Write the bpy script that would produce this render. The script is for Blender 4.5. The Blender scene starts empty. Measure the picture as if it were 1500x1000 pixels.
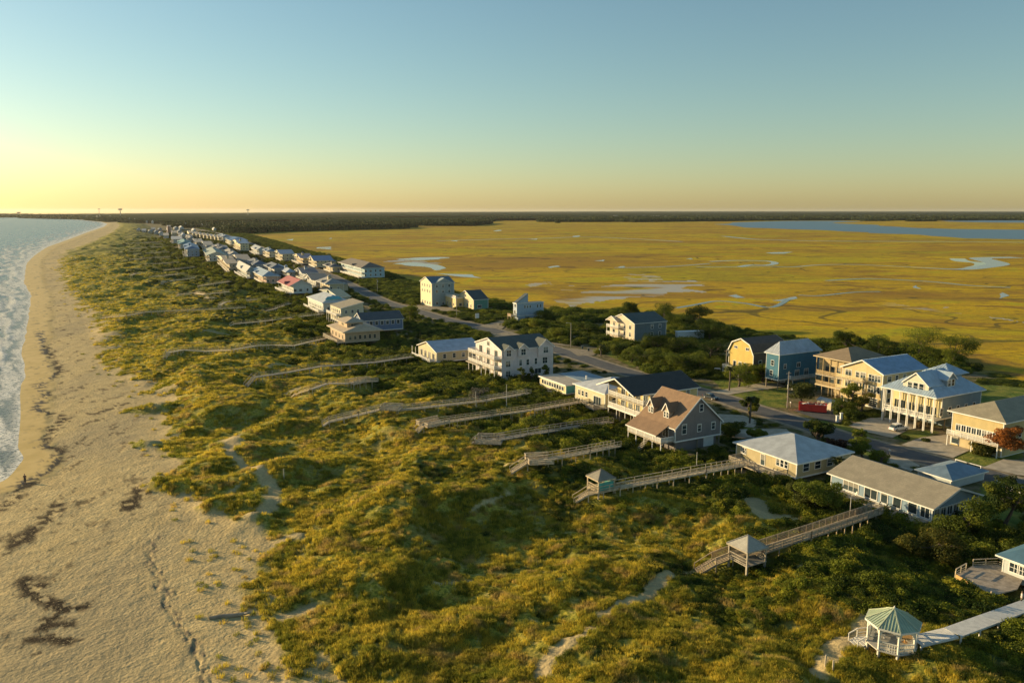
import bpy, math, random
import numpy as np
from mathutils import Vector, Matrix
random.seed(7); rng = np.random.default_rng(11)
SC = bpy.context.scene; COL = SC.collection
CAMH = 50.0; F = 1167.0; PIT = math.atan(192 / F); CP, SP = math.cos(PIT), math.sin(PIT)
SEA = -1.3; MARSH = -0.5

# ---------------------------------------------------------------- camera maths (photo pixel <-> ground point)
def at(px, py, z=0.0):
    u, v = px - 750.0, 500.0 - py
    dx, dy, dz = u, F * CP + v * SP, -F * SP + v * CP
    t = (z - CAMH) / dz
    return (dx * t, dy * t)
def proj(X, Y, Z):
    dz = Z - CAMH; d = Y * CP - dz * SP
    return (750 + F * X / d, 500 - F * (Y * SP + dz * CP) / d)
def bis(f, a, b, n=50):
    fa = f(a)
    for _ in range(n):
        m = (a + b) / 2; fm = f(m)
        if (fm > 0) == (fa > 0): a, fa = m, fm
        else: b = m
    return (a + b) / 2

# ---------------------------------------------------------------- coast lines: X of each line as a function of Y
def line(pts, lo=None, hi=None, z=0.0):
    P = sorted([at(*p, z) for p in pts], key=lambda q: q[1])
    ys = [p[1] for p in P]; xs = [p[0] for p in P]
    s0 = (xs[3] - xs[0]) / (ys[3] - ys[0]) if lo is None else lo
    s1 = (xs[-1] - xs[-2]) / (ys[-1] - ys[-2]) if hi is None else hi
    ys = [ys[0] - 200] + ys + [ys[-1] + 30000]; xs = [xs[0] - 200 * s0] + xs + [xs[-1] + 30000 * s1]
    ys, xs = np.array(ys), np.array(xs)
    return lambda Y: np.interp(Y, ys, xs)
def smoothline(fn, w=0.02):
    return fn
LW = line([(-30,715),(0,705),(36,671),(20,655),(28,630),(25,579),(36,546),(30,519),(38,482),(45,432),(34,414),(38,386),(50,374),(68,362),(96,352),(128,340),(152,332),(157,328),(148,325),(120,321.5),(60,318.6),(0,317)], lo=0.25, z=SEA)
LV = line([(420,1000),(399,978),(412,930),(378,894),(369,840),(357,795),(320,753),(280,684),(272,669),(258,633),(240,588),(207,561),(162,534),(144,489),(136,466),(100,426),(92,406),(88,390),(96,368),(120,360),(140,352),(168,338),(176,330),(170,325)], lo=-0.45, hi=-1.6)
LH = line([(1560,880),(1364,775),(1166,712),(989,670),(886,603),(741,560),(640,538),(555,510),(500,475),(455,436),(404,417),(345,405),(290,381),(255,362),(235,347),(225,335),(215,328)], hi=-1.0)
ROADPX = [(1490,709),(1453,697),(1396,682.5),(1322,663),(1234,640),(1180,622),(1104,598.5),(1054,582),(980,562),(905,541),(846,522),(775,500),(700,478),(650,467),(600,452),(560,440.5),(500,411),(440,385),(400,369.5),(365,356),(330,344),(300,337.5),(270,331.5)]
LR = line(ROADPX, hi=-.8)
LM = line([(1700,640),(1560,585),(1440,545),(1400,527),(1340,512),(1260,504),(1150,492),(1060,478),(1000,470),(900,460),(830,458),(770,448),(700,435),(620,418),(560,397),(500,380),(450,368),(410,355),(370,345),(345,338)], hi=-.5)
def _sm(fn, k, wob=0.0):
    def g(Y):
        Y = np.asarray(Y, float); r = 0
        for i in range(-4, 5): r = r + fn(Y * (1 + k * i / 4)) * (5 - abs(i))
        return r / 25 + wob * np.sin(Y / 5.3 + 1.7 * np.sin(Y / 13.0))
    return g
LW, LV, LM = _sm(LW, .018, .3), _sm(LV, .03, .3), _sm(LM, .03, .5)
def azr(Y):   # local azimuth of the street grid, radians (negative = to the left)
    return math.radians(float(np.interp(Y, [100, 400, 700, 2000], [-29.3, -27.5, -22.5, -24])))

# ---------------------------------------------------------------- numpy noise
def _h(ix, iy, s):
    n = (ix.astype(np.int64) * 374761393 + iy.astype(np.int64) * 668265263 + s * 1274126177) & 0xffffffff
    n = ((n ^ (n >> 13)) * 1274126177) & 0xffffffff
    return ((n ^ (n >> 16)) & 0xffffff) / float(0xffffff)
def vn(x, y, s=0):
    ix, iy = np.floor(x), np.floor(y); fx, fy = x - ix, y - iy
    fx = fx * fx * fx * (fx * (fx * 6 - 15) + 10); fy = fy * fy * fy * (fy * (fy * 6 - 15) + 10)
    a, b, c, d = _h(ix, iy, s), _h(ix + 1, iy, s), _h(ix, iy + 1, s), _h(ix + 1, iy + 1, s)
    return (a * (1 - fx) + b * fx) * (1 - fy) + (c * (1 - fx) + d * fx) * fy
def fbm(x, y, s=0, o=4):
    r = 0; a = .5; t = 0
    for i in range(o):
        r = r + a * vn(x, y, s + i * 17); t += a; a *= .5
        x, y = x * 2.03 + 5.1, y * 2.03 + 1.7
    return r / t
def sst(a, b, x):
    t = np.clip((x - a) / (b - a), 0, 1); return t * t * (3 - 2 * t)
def segdist(X, Y, pts):
    """distance to a polyline and the position along it (0..1)"""
    best = np.full(np.shape(X), 1e9); 
    for (x0, y0), (x1, y1) in zip(pts[:-1], pts[1:]):
        dx, dy = x1 - x0, y1 - y0; L2 = dx * dx + dy * dy + 1e-9
        t = np.clip(((X - x0) * dx + (Y - y0) * dy) / L2, 0, 1)
        best = np.minimum(best, np.hypot(X - x0 - t * dx, Y - y0 - t * dy))
    return best
def poly_in(X, Y, P):
    c = np.zeros(np.shape(X), bool); n = len(P); j = n - 1
    for i in range(n):
        xi, yi = P[i]; xj, yj = P[j]
        c ^= ((yi > Y) != (yj > Y)) & (X < (xj - xi) * (Y - yi) / (yj - yi + 1e-12) + xi)
        j = i
    return c
HUMM = [at(*p) + s for p, s in [((222,602),(7,3.)),((243,600),(6,3)),((219,651),(4.5,2.2)),((250,716),(5,2.3)),((285,718),(6,2.6)),((318,722),(5.5,2.5)),((350,712),(6,2.8)),((315,748),(4,2)),((345,742),(6,2.4)),((368,750),(4.5,2.2)),((225,556),(7,3)),((300,690),(5,2.5)),((318,682),(5,2.5)),((190,530),(7,3)),((262,575),(7,3)),((290,562),(7,3.)),((285,632),(6,3)),((372,765),(3,1.5)),((232,712),(3,1.5))]]
SANDP = [([(330,650),(338,668),(368,695),(400,722),(398,748),(372,765)], 1.1),
         ([(345,640),(338,662)], 1.6),
         ([(790,1000),(815,972),(872,935),(905,905),(950,880),(985,850),(1024,832)], .75),
         ([(1195,1000),(1215,975),(1262,950),(1270,940)], 1.1),
         ([(380,800),(430,790)], 1.2), ([(410,905),(450,890)], 1.2), ([(690,760),(745,735)], .4),
         ([(1105,740),(1118,770),(1150,765)], 2.3), ([(600,722),(640,728)], .7), ([(640,860),(690,850)], .4),([(1180,855),(1215,850)],1.2),
         ([(300,492),(430,488)],1.2), ([(395,545),(475,535)],.9),([(420,575),(445,573)],.9),([(740,700),(790,685)],.9)]
SANDP = [([at(*q) for q in p], w) for p, w in SANDP]
WRACK = [([(200,300),(62,564),(50,585),(68,598),(75,618),(92,640)],.0)]
WR = [at(*p) for p in [(58,482),(62,500),(75,522),(88,541),(70,553),(55,563),(68,574),(48,594),(72,602),(96,604),(75,622),(62,642),(90,656),(86,664),(60,686),(40,697),(20,725),(5,738)]]
WR2 = [at(*p) for p in [(82,738),(76,752),(60,765),(40,780),(20,795)]]
WR3 = [at(*p) for p in [(44,845),(58,870),(85,885),(100,893),(70,908),(92,918),(78,938),(60,935)]]
WR4 = [at(*p) for p in [(212,712),(204,728),(190,735),(200,742)]]
WR5 = [at(*p) for p in [(136,604),(160,598),(182,590)]]
FOOT = [at(*p) for p in [(228,786),(221,812),(218,826),(232,838),(240,850),(229,858),(252,868),(236,886),(250,890),(262,905),(268,925),(284,940),(296,968),(300,985),(304,1000)]]

def q_dune(X, Y):   # 0 at the vegetation edge, 1 at the houses
    return (X - LV(Y)) / np.maximum(LH(Y) - LV(Y), 5)
def shrubness(X, Y, q):
    return sst(.47, .69, np.clip(q, 0, 1) * .78 + .13 * sst(220, 480, Y) * sst(.25, .45, q) + (fbm(X / 9, Y / 9, 101, 4) - .5) * .9 + .06)
def masks(X, Y):
    xw, xv, xh, xr, xm = LW(Y), LV(Y), LH(Y), LR(Y), LM(Y)
    q = q_dune(X, Y)
    edge = (fbm(X / 9, Y / 9, 3, 3) - .5) * 14 * np.clip(Y / 120, .6, 1.6)
    veg = sst(-1.5, 2.0, (X - xv) + edge)
    for hx, hy, a, b in HUMM:
        d = np.hypot((X - hx) / a, (Y - hy) / (b * 1.15)) + (fbm(X / 2.5, Y / 2.5, 9, 2) - .5) * .7
        veg = np.maximum(veg, 1 - sst(.75, 1.05, d))
    bare = np.zeros_like(X)
    for p, w in SANDP:
        bare = np.maximum(bare, 1 - sst(w * .6, w * 1.5, segdist(X, Y, p) + (fbm(X / 2, Y / 2, 4, 2) - .5) * 1.6))
    # wind-blown gaps near the beach
    gap = sst(.66, .74, fbm(X / 6 + 3, Y / 9, 21, 3)) * (1 - sst(0.02, .16, q)) * .9
    veg = np.clip(veg * (1 - bare) * (1 - gap), 0, 1)
    return veg, bare, q
def height(X, Y, fine=True):
    X = np.asarray(X, float); Y = np.asarray(Y, float)
    xw, xv, xh, xm = LW(Y), LV(Y), LH(Y), LM(Y)
    t = (X - xw) / np.maximum(xv - xw, 8)
    z = SEA + 1.3 * (1 - (1 - np.clip(t, 0, 1)) ** 1.8) - np.clip(-t, 0, 1) * 3 + np.where(t < 0, -(1 - np.exp(-np.clip(-t, 0, 5) * 3)) * .3, 0)
    q = q_dune(X, Y)
    env = sst(-.05, .12, q) * (1 - sst(.72, 1.0, q))
    ca, sa = math.cos(.45), math.sin(.45)
    u, v = X * ca + Y * sa, -X * sa + Y * ca
    wx = (fbm(X / 30, Y / 30, 50, 2) - .5) * 18
    big = fbm((u + wx) / 17, (v + wx * .5) / 27, 31, 3)
    ridge = 1 - np.abs(2 * fbm((u + wx) / 26 + 7, v / 34, 77, 2) - 1) * 2
    dn = env * (sst(.3, .75, big) * 2.35 + np.clip(ridge, 0, 1) * 1.3 - .4 + 1.1 * (fbm(X / 6, Y / 6, 13, 3) - .5) * 1.6)
    # a hollow and the crest above it, in the middle of the near dunes
    hx, hy = at(740, 800); cx, cy = at(640, 745)
    dn = dn - env * 1.5 * np.exp(-((X - hx) / 7) ** 2 - ((Y - hy) / 11) ** 2) + env * 1.8 * np.exp(-((X - cx) / 9) ** 2 - ((Y - cy) / 6) ** 2)
    z = z + np.maximum(dn, -.5)
    for hx, hy, a, b in HUMM:
        z = z + 1.15 * np.exp(-1.6 * (((X - hx) / a) ** 2 + ((Y - hy) / b) ** 2))
    mm = sst(-6, 6, X - xm)
    z = z * (1 - mm) + MARSH * mm
    if fine:
        z = z + .06 * (fbm(X / 1.7, Y / 1.7, 5, 2) - .5) * sst(.02, .3, t) * (1 - sst(.9, 1, q))
    return z
def hz(x, y): return float(height(np.array([x]), np.array([y]))[0])
def atg(px, py, dz=0.0):
    """photo pixel -> point on the terrain surface (raised by dz)"""
    z = 0.0
    for _ in range(25):
        x, y = at(px, py, z); z = z * .5 + .5 * (hz(x, y) + dz)
    return (x, y, z)

# ---------------------------------------------------------------- materials
def mat(name):
    m = bpy.data.materials.new(name); m.use_nodes = True
    nt = m.node_tree; b = nt.nodes['Principled BSDF']; return m, nt, b
def N(nt, t, **kw):
    n = nt.nodes.new(t)
    for k, v in kw.items():
        if k in n.inputs: n.inputs[k].default_value = v
        else: setattr(n, k, v)
    return n
def mixc(nt, fac, a, b, blend='MIX'):
    m = nt.nodes.new('ShaderNodeMix'); m.data_type = 'RGBA'; m.blend_type = blend
    for s, v in ((m.inputs[0], fac), (m.inputs[6], a), (m.inputs[7], b)):
        if isinstance(v, (int, float)): s.default_value = v
        elif isinstance(v, tuple): s.default_value = (*v[:3], 1)
        else: nt.links.new(v, s)
    return m.outputs[2]
def ramp(nt, src, a, b, c0=0.0, c1=1.0):
    r = nt.nodes.new('ShaderNodeMapRange'); r.interpolation_type = 'SMOOTHSTEP'
    r.inputs[1].default_value = a; r.inputs[2].default_value = b; r.inputs[3].default_value = c0; r.inputs[4].default_value = c1
    nt.links.new(src, r.inputs[0]); return r.outputs[0]
def mth(nt, op, a, b=0.0):
    m = nt.nodes.new('ShaderNodeMath'); m.operation = op
    for s, v in ((m.inputs[0], a), (m.inputs[1], b)):
        if isinstance(v, (int, float)): s.default_value = v
        else: nt.links.new(v, s)
    return m.outputs[0]
def noise(nt, scale, detail=3, rough=.5, vec=None, dist=0.0):
    n = N(nt, 'ShaderNodeTexNoise', Scale=scale, Detail=detail, Roughness=rough, Distortion=dist)
    if vec is not None: nt.links.new(vec, n.inputs['Vector'])
    return n.outputs[0]
def attr(nt, name):
    a = nt.nodes.new('ShaderNodeAttribute'); a.attribute_name = name; return a.outputs['Fac']
def wpos(nt, sc=None):
    g = nt.nodes.new('ShaderNodeNewGeometry'); o = g.outputs['Position']
    if sc is None: return o
    m = nt.nodes.new('ShaderNodeMapping'); m.inputs['Scale'].default_value = sc; nt.links.new(o, m.inputs[0]); return m.outputs[0]
def bump(nt, b, h, strength=.4, dist=.1):
    n = nt.nodes.new('ShaderNodeBump'); n.inputs['Strength'].default_value = strength; n.inputs['Distance'].default_value = dist
    nt.links.new(h, n.inputs['Height']); nt.links.new(n.outputs[0], b.inputs['Normal'])
_M = {}
def paint(col, rough=.6, var=.12, kind='plain'):
    """painted or natural surface with slight wear; kind: plain, siding, shingle, metalroof, wood, concrete"""
    k = ('p', col, rough, var, kind)
    if k in _M: return _M[k]
    m, nt, b = mat(kind + '_paint'); oc = nt.nodes.new('ShaderNodeTexCoord').outputs['Object']
    n1 = noise(nt, .6 if kind != 'wood' else 1.5, 4, .6, oc); n2 = noise(nt, 9, 3, .6, oc)
    dark = tuple(c * (1 - var * 1.6) for c in col); lite = tuple(min(1, c * (1 + var)) for c in col)
    c = mixc(nt, ramp(nt, n1, .3, .7), dark, lite)
    c = mixc(nt, ramp(nt, n2, .35, .75, 0, .5), c, tuple(x * (1 - var) for x in col))
    b.inputs['Roughness'].default_value = rough
    sep = nt.nodes.new('ShaderNodeSeparateXYZ'); nt.links.new(oc, sep.inputs[0])
    if kind == 'siding':
        f = mth(nt, 'FRACT', mth(nt, 'MULTIPLY', sep.outputs[2], 4.5)); bump(nt, b, f, .8, .04)
        c = mixc(nt, ramp(nt, f, 0, .25, .4, 0), c, tuple(x * .45 for x in col)); st = noise(nt, 1, 3, .6, None)
        mp = nt.nodes.new('ShaderNodeMapping'); mp.inputs['Scale'].default_value = (1.6, 1.6, .25); nt.links.new(oc, mp.inputs[0]); st = noise(nt, 1, 4, .65, mp.outputs[0]); c = mixc(nt, ramp(nt, st, .5, .75, 0, .3), c, tuple(x * .6 for x in col))
    if kind == 'shingle':
        bt = N(nt, 'ShaderNodeTexVoronoi', Scale=3.0); nt.links.new(oc, bt.inputs['Vector'])
        f = mth(nt, 'FRACT', mth(nt, 'MULTIPLY', sep.outputs[2], 6.0))
        c = mixc(nt, ramp(nt, bt.outputs['Distance'], .1, .7, 0, .35), c, tuple(x * .6 for x in col)); bump(nt, b, f, .35, .03)
        c = mixc(nt, ramp(nt, f, .0, .25, .25, 0), c, tuple(x * .5 for x in col))
    if kind == 'metalroof': b.inputs['Metallic'].default_value = .25
    if kind == 'wood':
        f = mth(nt, 'FRACT', mth(nt, 'MULTIPLY', mth(nt, 'ADD', sep.outputs[0], sep.outputs[1]), 3.1)); 
        c = mixc(nt, ramp(nt, f, 0, .12, .45, 0), c, tuple(x * .35 for x in col)); bump(nt, b, n2, .4, .02)
    if kind == 'concrete': bump(nt, b, n2, .3, .02)
    nt.links.new(c, b.inputs['Base Color']); _M[k] = m; return m
def glass():
    if 'glass' in _M: return _M['glass']
    m, nt, b = mat('window_glass'); b.inputs['Base Color'].default_value = (.02, .03, .035, 1); b.inputs['Roughness'].default_value = .06
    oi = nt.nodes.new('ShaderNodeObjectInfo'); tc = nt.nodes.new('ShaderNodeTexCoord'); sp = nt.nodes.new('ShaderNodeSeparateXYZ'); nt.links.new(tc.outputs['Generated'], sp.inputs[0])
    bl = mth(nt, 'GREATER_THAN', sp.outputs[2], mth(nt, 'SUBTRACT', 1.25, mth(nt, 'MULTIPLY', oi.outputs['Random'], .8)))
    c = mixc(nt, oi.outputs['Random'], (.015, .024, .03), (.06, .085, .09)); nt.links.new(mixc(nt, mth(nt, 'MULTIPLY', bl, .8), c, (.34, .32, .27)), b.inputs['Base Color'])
    _M['glass'] = m; return m
def foliage(name, c1, c2, c3=None, nscale=.12, rough=.75, transl=.25):
    if name in _M: return _M[name]
    m, nt, b = mat(name); g = wpos(nt); oi = nt.nodes.new('ShaderNodeObjectInfo')
    n = noise(nt, nscale, 3, .6, g); r = mth(nt, 'ADD', mth(nt, 'MULTIPLY', n, .75), mth(nt, 'MULTIPLY', oi.outputs['Random'], .3))
    c = mixc(nt, ramp(nt, r, .33, .72), c1, c2)
    if c3: c = mixc(nt, ramp(nt, noise(nt, nscale * 2.7, 2, .5, g), .52, .68), c, c3)
    ge = nt.nodes.new('ShaderNodeNewGeometry'); c = mixc(nt, ramp(nt, ge.outputs['Random Per Island'], 0, 1, 0, .4), c, tuple(x * .45 for x in c1))
    c = mixc(nt, 1.0, c, mixc(nt, oi.outputs['Random'], (.74, .77, .8), (1.22, 1.17, 1.05)), 'MULTIPLY')
    nt.links.new(c, b.inputs['Base Color']); b.inputs['Roughness'].default_value = rough; b.inputs['Specular IOR Level'].default_value = .08
    t = nt.nodes.new('ShaderNodeBsdfTranslucent'); nt.links.new(c, t.inputs['Color'])
    mx = nt.nodes.new('ShaderNodeMixShader'); mx.inputs[0].default_value = transl
    nt.links.new(b.outputs[0], mx.inputs[1]); nt.links.new(t.outputs[0], mx.inputs[2])
    nt.links.new(mx.outputs[0], nt.nodes['Material Output'].inputs['Surface']); _M[name] = m; return m

# ---------------------------------------------------------------- object helpers
def tag(o, label=None, cat=None, group=None, kind=None):
    if label: o['label'] = label
    if cat: o['category'] = cat
    if group: o['group'] = group
    if kind: o['kind'] = kind
    return o
def empty(name, loc=(0, 0, 0), rz=0.0, **kw):
    o = bpy.data.objects.new(name, None); COL.objects.link(o); o.location = loc; o.rotation_euler = (0, 0, rz)
    o.empty_display_size = .5
    return tag(o, **kw)
def link(name, me, parent=None, loc=(0, 0, 0), rz=0.0, **kw):
    o = bpy.data.objects.new(name, me); COL.objects.link(o); o.location = loc; o.rotation_euler = (0, 0, rz)
    if parent is not None: o.parent = parent
    return tag(o, **kw)
class MB:
    def __init__(s): s.v = []; s.f = []; s.mi = []; s.m = 0
    def add(s, vs, fs, m=None):
        o = len(s.v); s.v += [tuple(v) for v in vs]
        for f in fs: s.f.append(tuple(i + o for i in f)); s.mi.append(s.m if m is None else m)
    def box(s, a, b, m=None):
        x0, y0, z0 = [min(p, q) for p, q in zip(a, b)]; x1, y1, z1 = [max(p, q) for p, q in zip(a, b)]
        s.add([(x0,y0,z0),(x1,y0,z0),(x1,y1,z0),(x0,y1,z0),(x0,y0,z1),(x1,y0,z1),(x1,y1,z1),(x0,y1,z1)],
              [(0,3,2,1),(4,5,6,7),(0,1,5,4),(1,2,6,5),(2,3,7,6),(3,0,4,7)], m)
    def bar(s, p, q, w=.1, h=None, m=None):
        p, q = Vector(p), Vector(q); d = q - p
        if d.length < 1e-4: return
        d.normalize(); h = w if h is None else h
        a = d.cross(Vector((0, 0, 1)))
        if a.length < .01: a = Vector((1, 0, 0))
        a.normalize(); b = a.cross(d)
        V = []
        for c in (p, q):
            for sa, sb in ((-1,-1),(1,-1),(1,1),(-1,1)): V.append(c + a * (sa * w / 2) + b * (sb * h / 2))
        s.add(V, [(0,1,2,3),(4,7,6,5),(0,4,5,1),(1,5,6,2),(2,6,7,3),(3,7,4,0)], m)
    def prism(s, poly, d, m=None):
        """polygon (list of 3D points) extruded by vector d"""
        n = len(poly); d = Vector(d); V = [Vector(p) for p in poly] + [Vector(p) + d for p in poly]
        s.add(V, [tuple(range(n))[::-1], tuple(range(n, 2 * n))] + [(i, (i + 1) % n, n + (i + 1) % n, n + i) for i in range(n)], m)
    def cyl(s, p, q, r0, r1=None, n=8, m=None):
        p, q = Vector(p), Vector(q); d = (q - p).normalized(); r1 = r0 if r1 is None else r1
        a = d.orthogonal().normalized(); b = d.cross(a)
        V = [c + (a * math.cos(2 * math.pi * i / n) + b * math.sin(2 * math.pi * i / n)) * r for c, r in ((p, r0), (q, r1)) for i in range(n)]
        s.add(V, [tuple(range(n))[::-1], tuple(range(n, 2 * n))] + [(i, (i + 1) % n, n + (i + 1) % n, n + i) for i in range(n)], m)
    def tube(s, pts, rad, n=8, m=None):
        for i in range(len(pts) - 1): s.cyl(pts[i], pts[i + 1], rad[i], rad[i + 1], n, m)
    def mesh(s, name, mats):
        me = bpy.data.meshes.new(name); me.from_pydata(s.v, [], s.f)
        for m in (mats if isinstance(mats, (list, tuple)) else [mats]): me.materials.append(m)
        me.polygons.foreach_set('material_index', s.mi)
        import bmesh as _b
        bm = _b.new(); bm.from_mesh(me); _b.ops.recalc_face_normals(bm, faces=bm.faces); bm.to_mesh(me); bm.free()
        return me
    def build(s, name, mats, parent=None, loc=(0,0,0), rz=0.0, **kw):
        return link(name, s.mesh(name, mats), parent, loc, rz, **kw)
def grid_obj(name, V, Fq, m, attrs=None, kind='structure', smooth=True):
    me = bpy.data.meshes.new(name); me.vertices.add(len(V)); me.vertices.foreach_set('co', V.astype(np.float32).ravel())
    me.loops.add(len(Fq) * 4); me.loops.foreach_set('vertex_index', Fq.astype(np.int32).ravel())
    me.polygons.add(len(Fq)); me.polygons.foreach_set('loop_start', np.arange(0, len(Fq) * 4, 4, dtype=np.int32))
    me.polygons.foreach_set('loop_total', np.full(len(Fq), 4, dtype=np.int32))
    me.update(calc_edges=True)
    if smooth: me.polygons.foreach_set('use_smooth', np.ones(len(Fq), bool))
    for k, a in (attrs or {}).items():
        at_ = me.attributes.new(k, 'FLOAT', 'POINT'); at_.data.foreach_set('value', a.astype(np.float32).ravel())
    me.materials.append(m)
    return link(name, me, kind=kind)
def polar(az0, az1, na, r0, r1, nr):
    az = np.radians(np.linspace(az0, az1, na)); r = r0 * (r1 / r0) ** np.linspace(0, 1, nr)
    A, R = np.meshgrid(az, r); X, Y = R * np.sin(A), R * np.cos(A)
    i = np.arange(nr - 1)[:, None] * na + np.arange(na - 1)[None, :]
    Fq = np.stack([i, i + 1, i + na + 1, i + na], -1).reshape(-1, 4)
    return X.ravel(), Y.ravel(), Fq[:, ::-1]
# ================================================================= GROUND (one sheet, split where the land changes)
na, nr = 1400, 1180
X, Y, Fq = polar(-50, 62, na, 20, 32000, nr)
Rr = np.hypot(X, Y)
Z = height(X, Y)
veg, bare, q = masks(X, Y)
# footprints trodden into the beach, modelled as dents
fd = segdist(X, Y, FOOT)
Z -= .13 * sst(.52, .62, fbm(X / .5, Y / .7, 61, 2)) * (1 - sst(.4, 1.0, fd)) * (Rr < 140)
beachm = (1 - veg) * sst(2, 14, X - LW(Y)) * (X < LH(Y))
Z += .05 * (fbm(X / .8, Y / .8, 66, 3) - .5) * beachm * (Rr < 220)
shore = X - LW(Y)
wrn = fbm(X / 1.3, Y / 1.3, 41, 3); sc = np.clip(Y / 110, .7, 6)
wrack = np.zeros_like(X)
for ln, w, th in ((WR, 1.0, .46), (WR2, 1.3, .40), (WR3, 1.1, .42), (WR4, 1.2, .45), (WR5, .8, .40)):
    d = segdist(X + (fbm(X / 3, Y / 3, 43, 2) - .5) * 3, Y + (fbm(X / 3, Y / 3, 44, 2) - .5) * 3, ln)
    wrack = np.maximum(wrack, (1 - sst(w * .6, w * 1.8, d)) * sst(th - .06, th + .03, wrn))
    wrack = np.maximum(wrack, (1 - sst(w * 1.5, w * 4, d)) * sst(.66, .74, wrn) * .8)
d = X - (LV(Y) * .3 + LW(Y) * .7)
wrack = np.maximum(wrack, sst(.7, .78, fbm(X / 1.6, Y / 4, 91, 3)) * np.exp(-((X - LW(Y) * .5 - LV(Y) * .5) / 14) ** 2) * .8)
foot = (1 - sst(.4, 1.1, fd)) * sst(.52, .64, fbm(X / .55, Y / .8, 61, 2)) * .8
wetw = 6 + 5 * fbm(X * 0 + .3, Y / 22, 8, 2) + np.clip((Y - 150) / 60, 0, 8)
wetw = np.where(Y < 135, wetw + (135 - Y) * .12, wetw)
wet = 1 - sst(wetw * .75, wetw * 1.15, shore + (fbm(X / 5, Y / 5, 12, 2) - .5) * 3)
# lawns
LAWN = [[(1043,556),(1110,552),(1150,566),(1070,580)],[(1070,580),(1152,567),(1152,598),(1112,594)],[(1400,560),(1560,570),(1560,610),(1440,596),(1425,575)],
        [(1056,606),(1110,622),(1100,632),(1062,616)],[(1396,672),(1400,660),(1440,652),(1500,660),(1500,668),(1462,682),(1446,684)],
        [(1307,640),(1331,629),(1380,632),(1330,646)],[(1436,712),(1500,722),(1500,790),(1430,770)],[(1240,640),(1300,668),(1290,676),(1240,656)],
        [(880,516),(900,512),(945,530),(930,538)],[(1200,616),(1240,622),(1270,636),(1300,648),(1240,632)],[(990,556),(1040,566),(1043,572),(985,558)],
        [(1080,640),(1150,632),(1160,642),(1100,650)]]
lawn = np.zeros_like(X)
for P in LAWN:
    lawn = np.maximum(lawn, poly_in(X + (fbm(X / 2, Y / 2, 2, 2) - .5) * 1.5, Y, [at(*p) for p in P]).astype(float))
# marsh features: bare mud pans
MUD = [[(812,436),(830,428),(880,418),(920,412),(990,410),(1030,414),(1010,424),(960,428),(900,436),(850,442)],[(900,404),(930,401),(975,404),(930,408)],
       [(1240,448),(1330,443),(1380,450),(1330,458),(1270,455)],[(1440,462),(1500,470),(1560,480),(1500,474)],[(790,411),(830,414),(810,416)],
       [(560,378),(600,380),(640,392),(600,388)]]
mud = np.zeros_like(X)
wx = (fbm(X / 25, Y / 25, 23, 3) - .5) * 60; wy = (fbm(X / 25, Y / 40, 24, 3) - .5) * 90
for P in MUD:
    mud = np.maximum(mud, poly_in(X + wx, Y + wy, [at(*p) for p in P]).astype(float) * sst(.36, .60, fbm(X / 60, Y / 20, 25, 4)))
zone_x = [LV(Y), LH(Y), LM(Y)]
cen = lambda a: a[Fq].mean(1)
cx, cy = cen(X), cen(Y)
zb = (cen(veg) < .5) & (cx < LV(cy) + 14 + (LH(cy) - LV(cy)) * .06)
zone = np.where(zb | (cx < LV(cy) - 30), 0, np.where(cx < LH(cy), 1, np.where(cx < LM(cy), 2, 3)))

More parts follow.
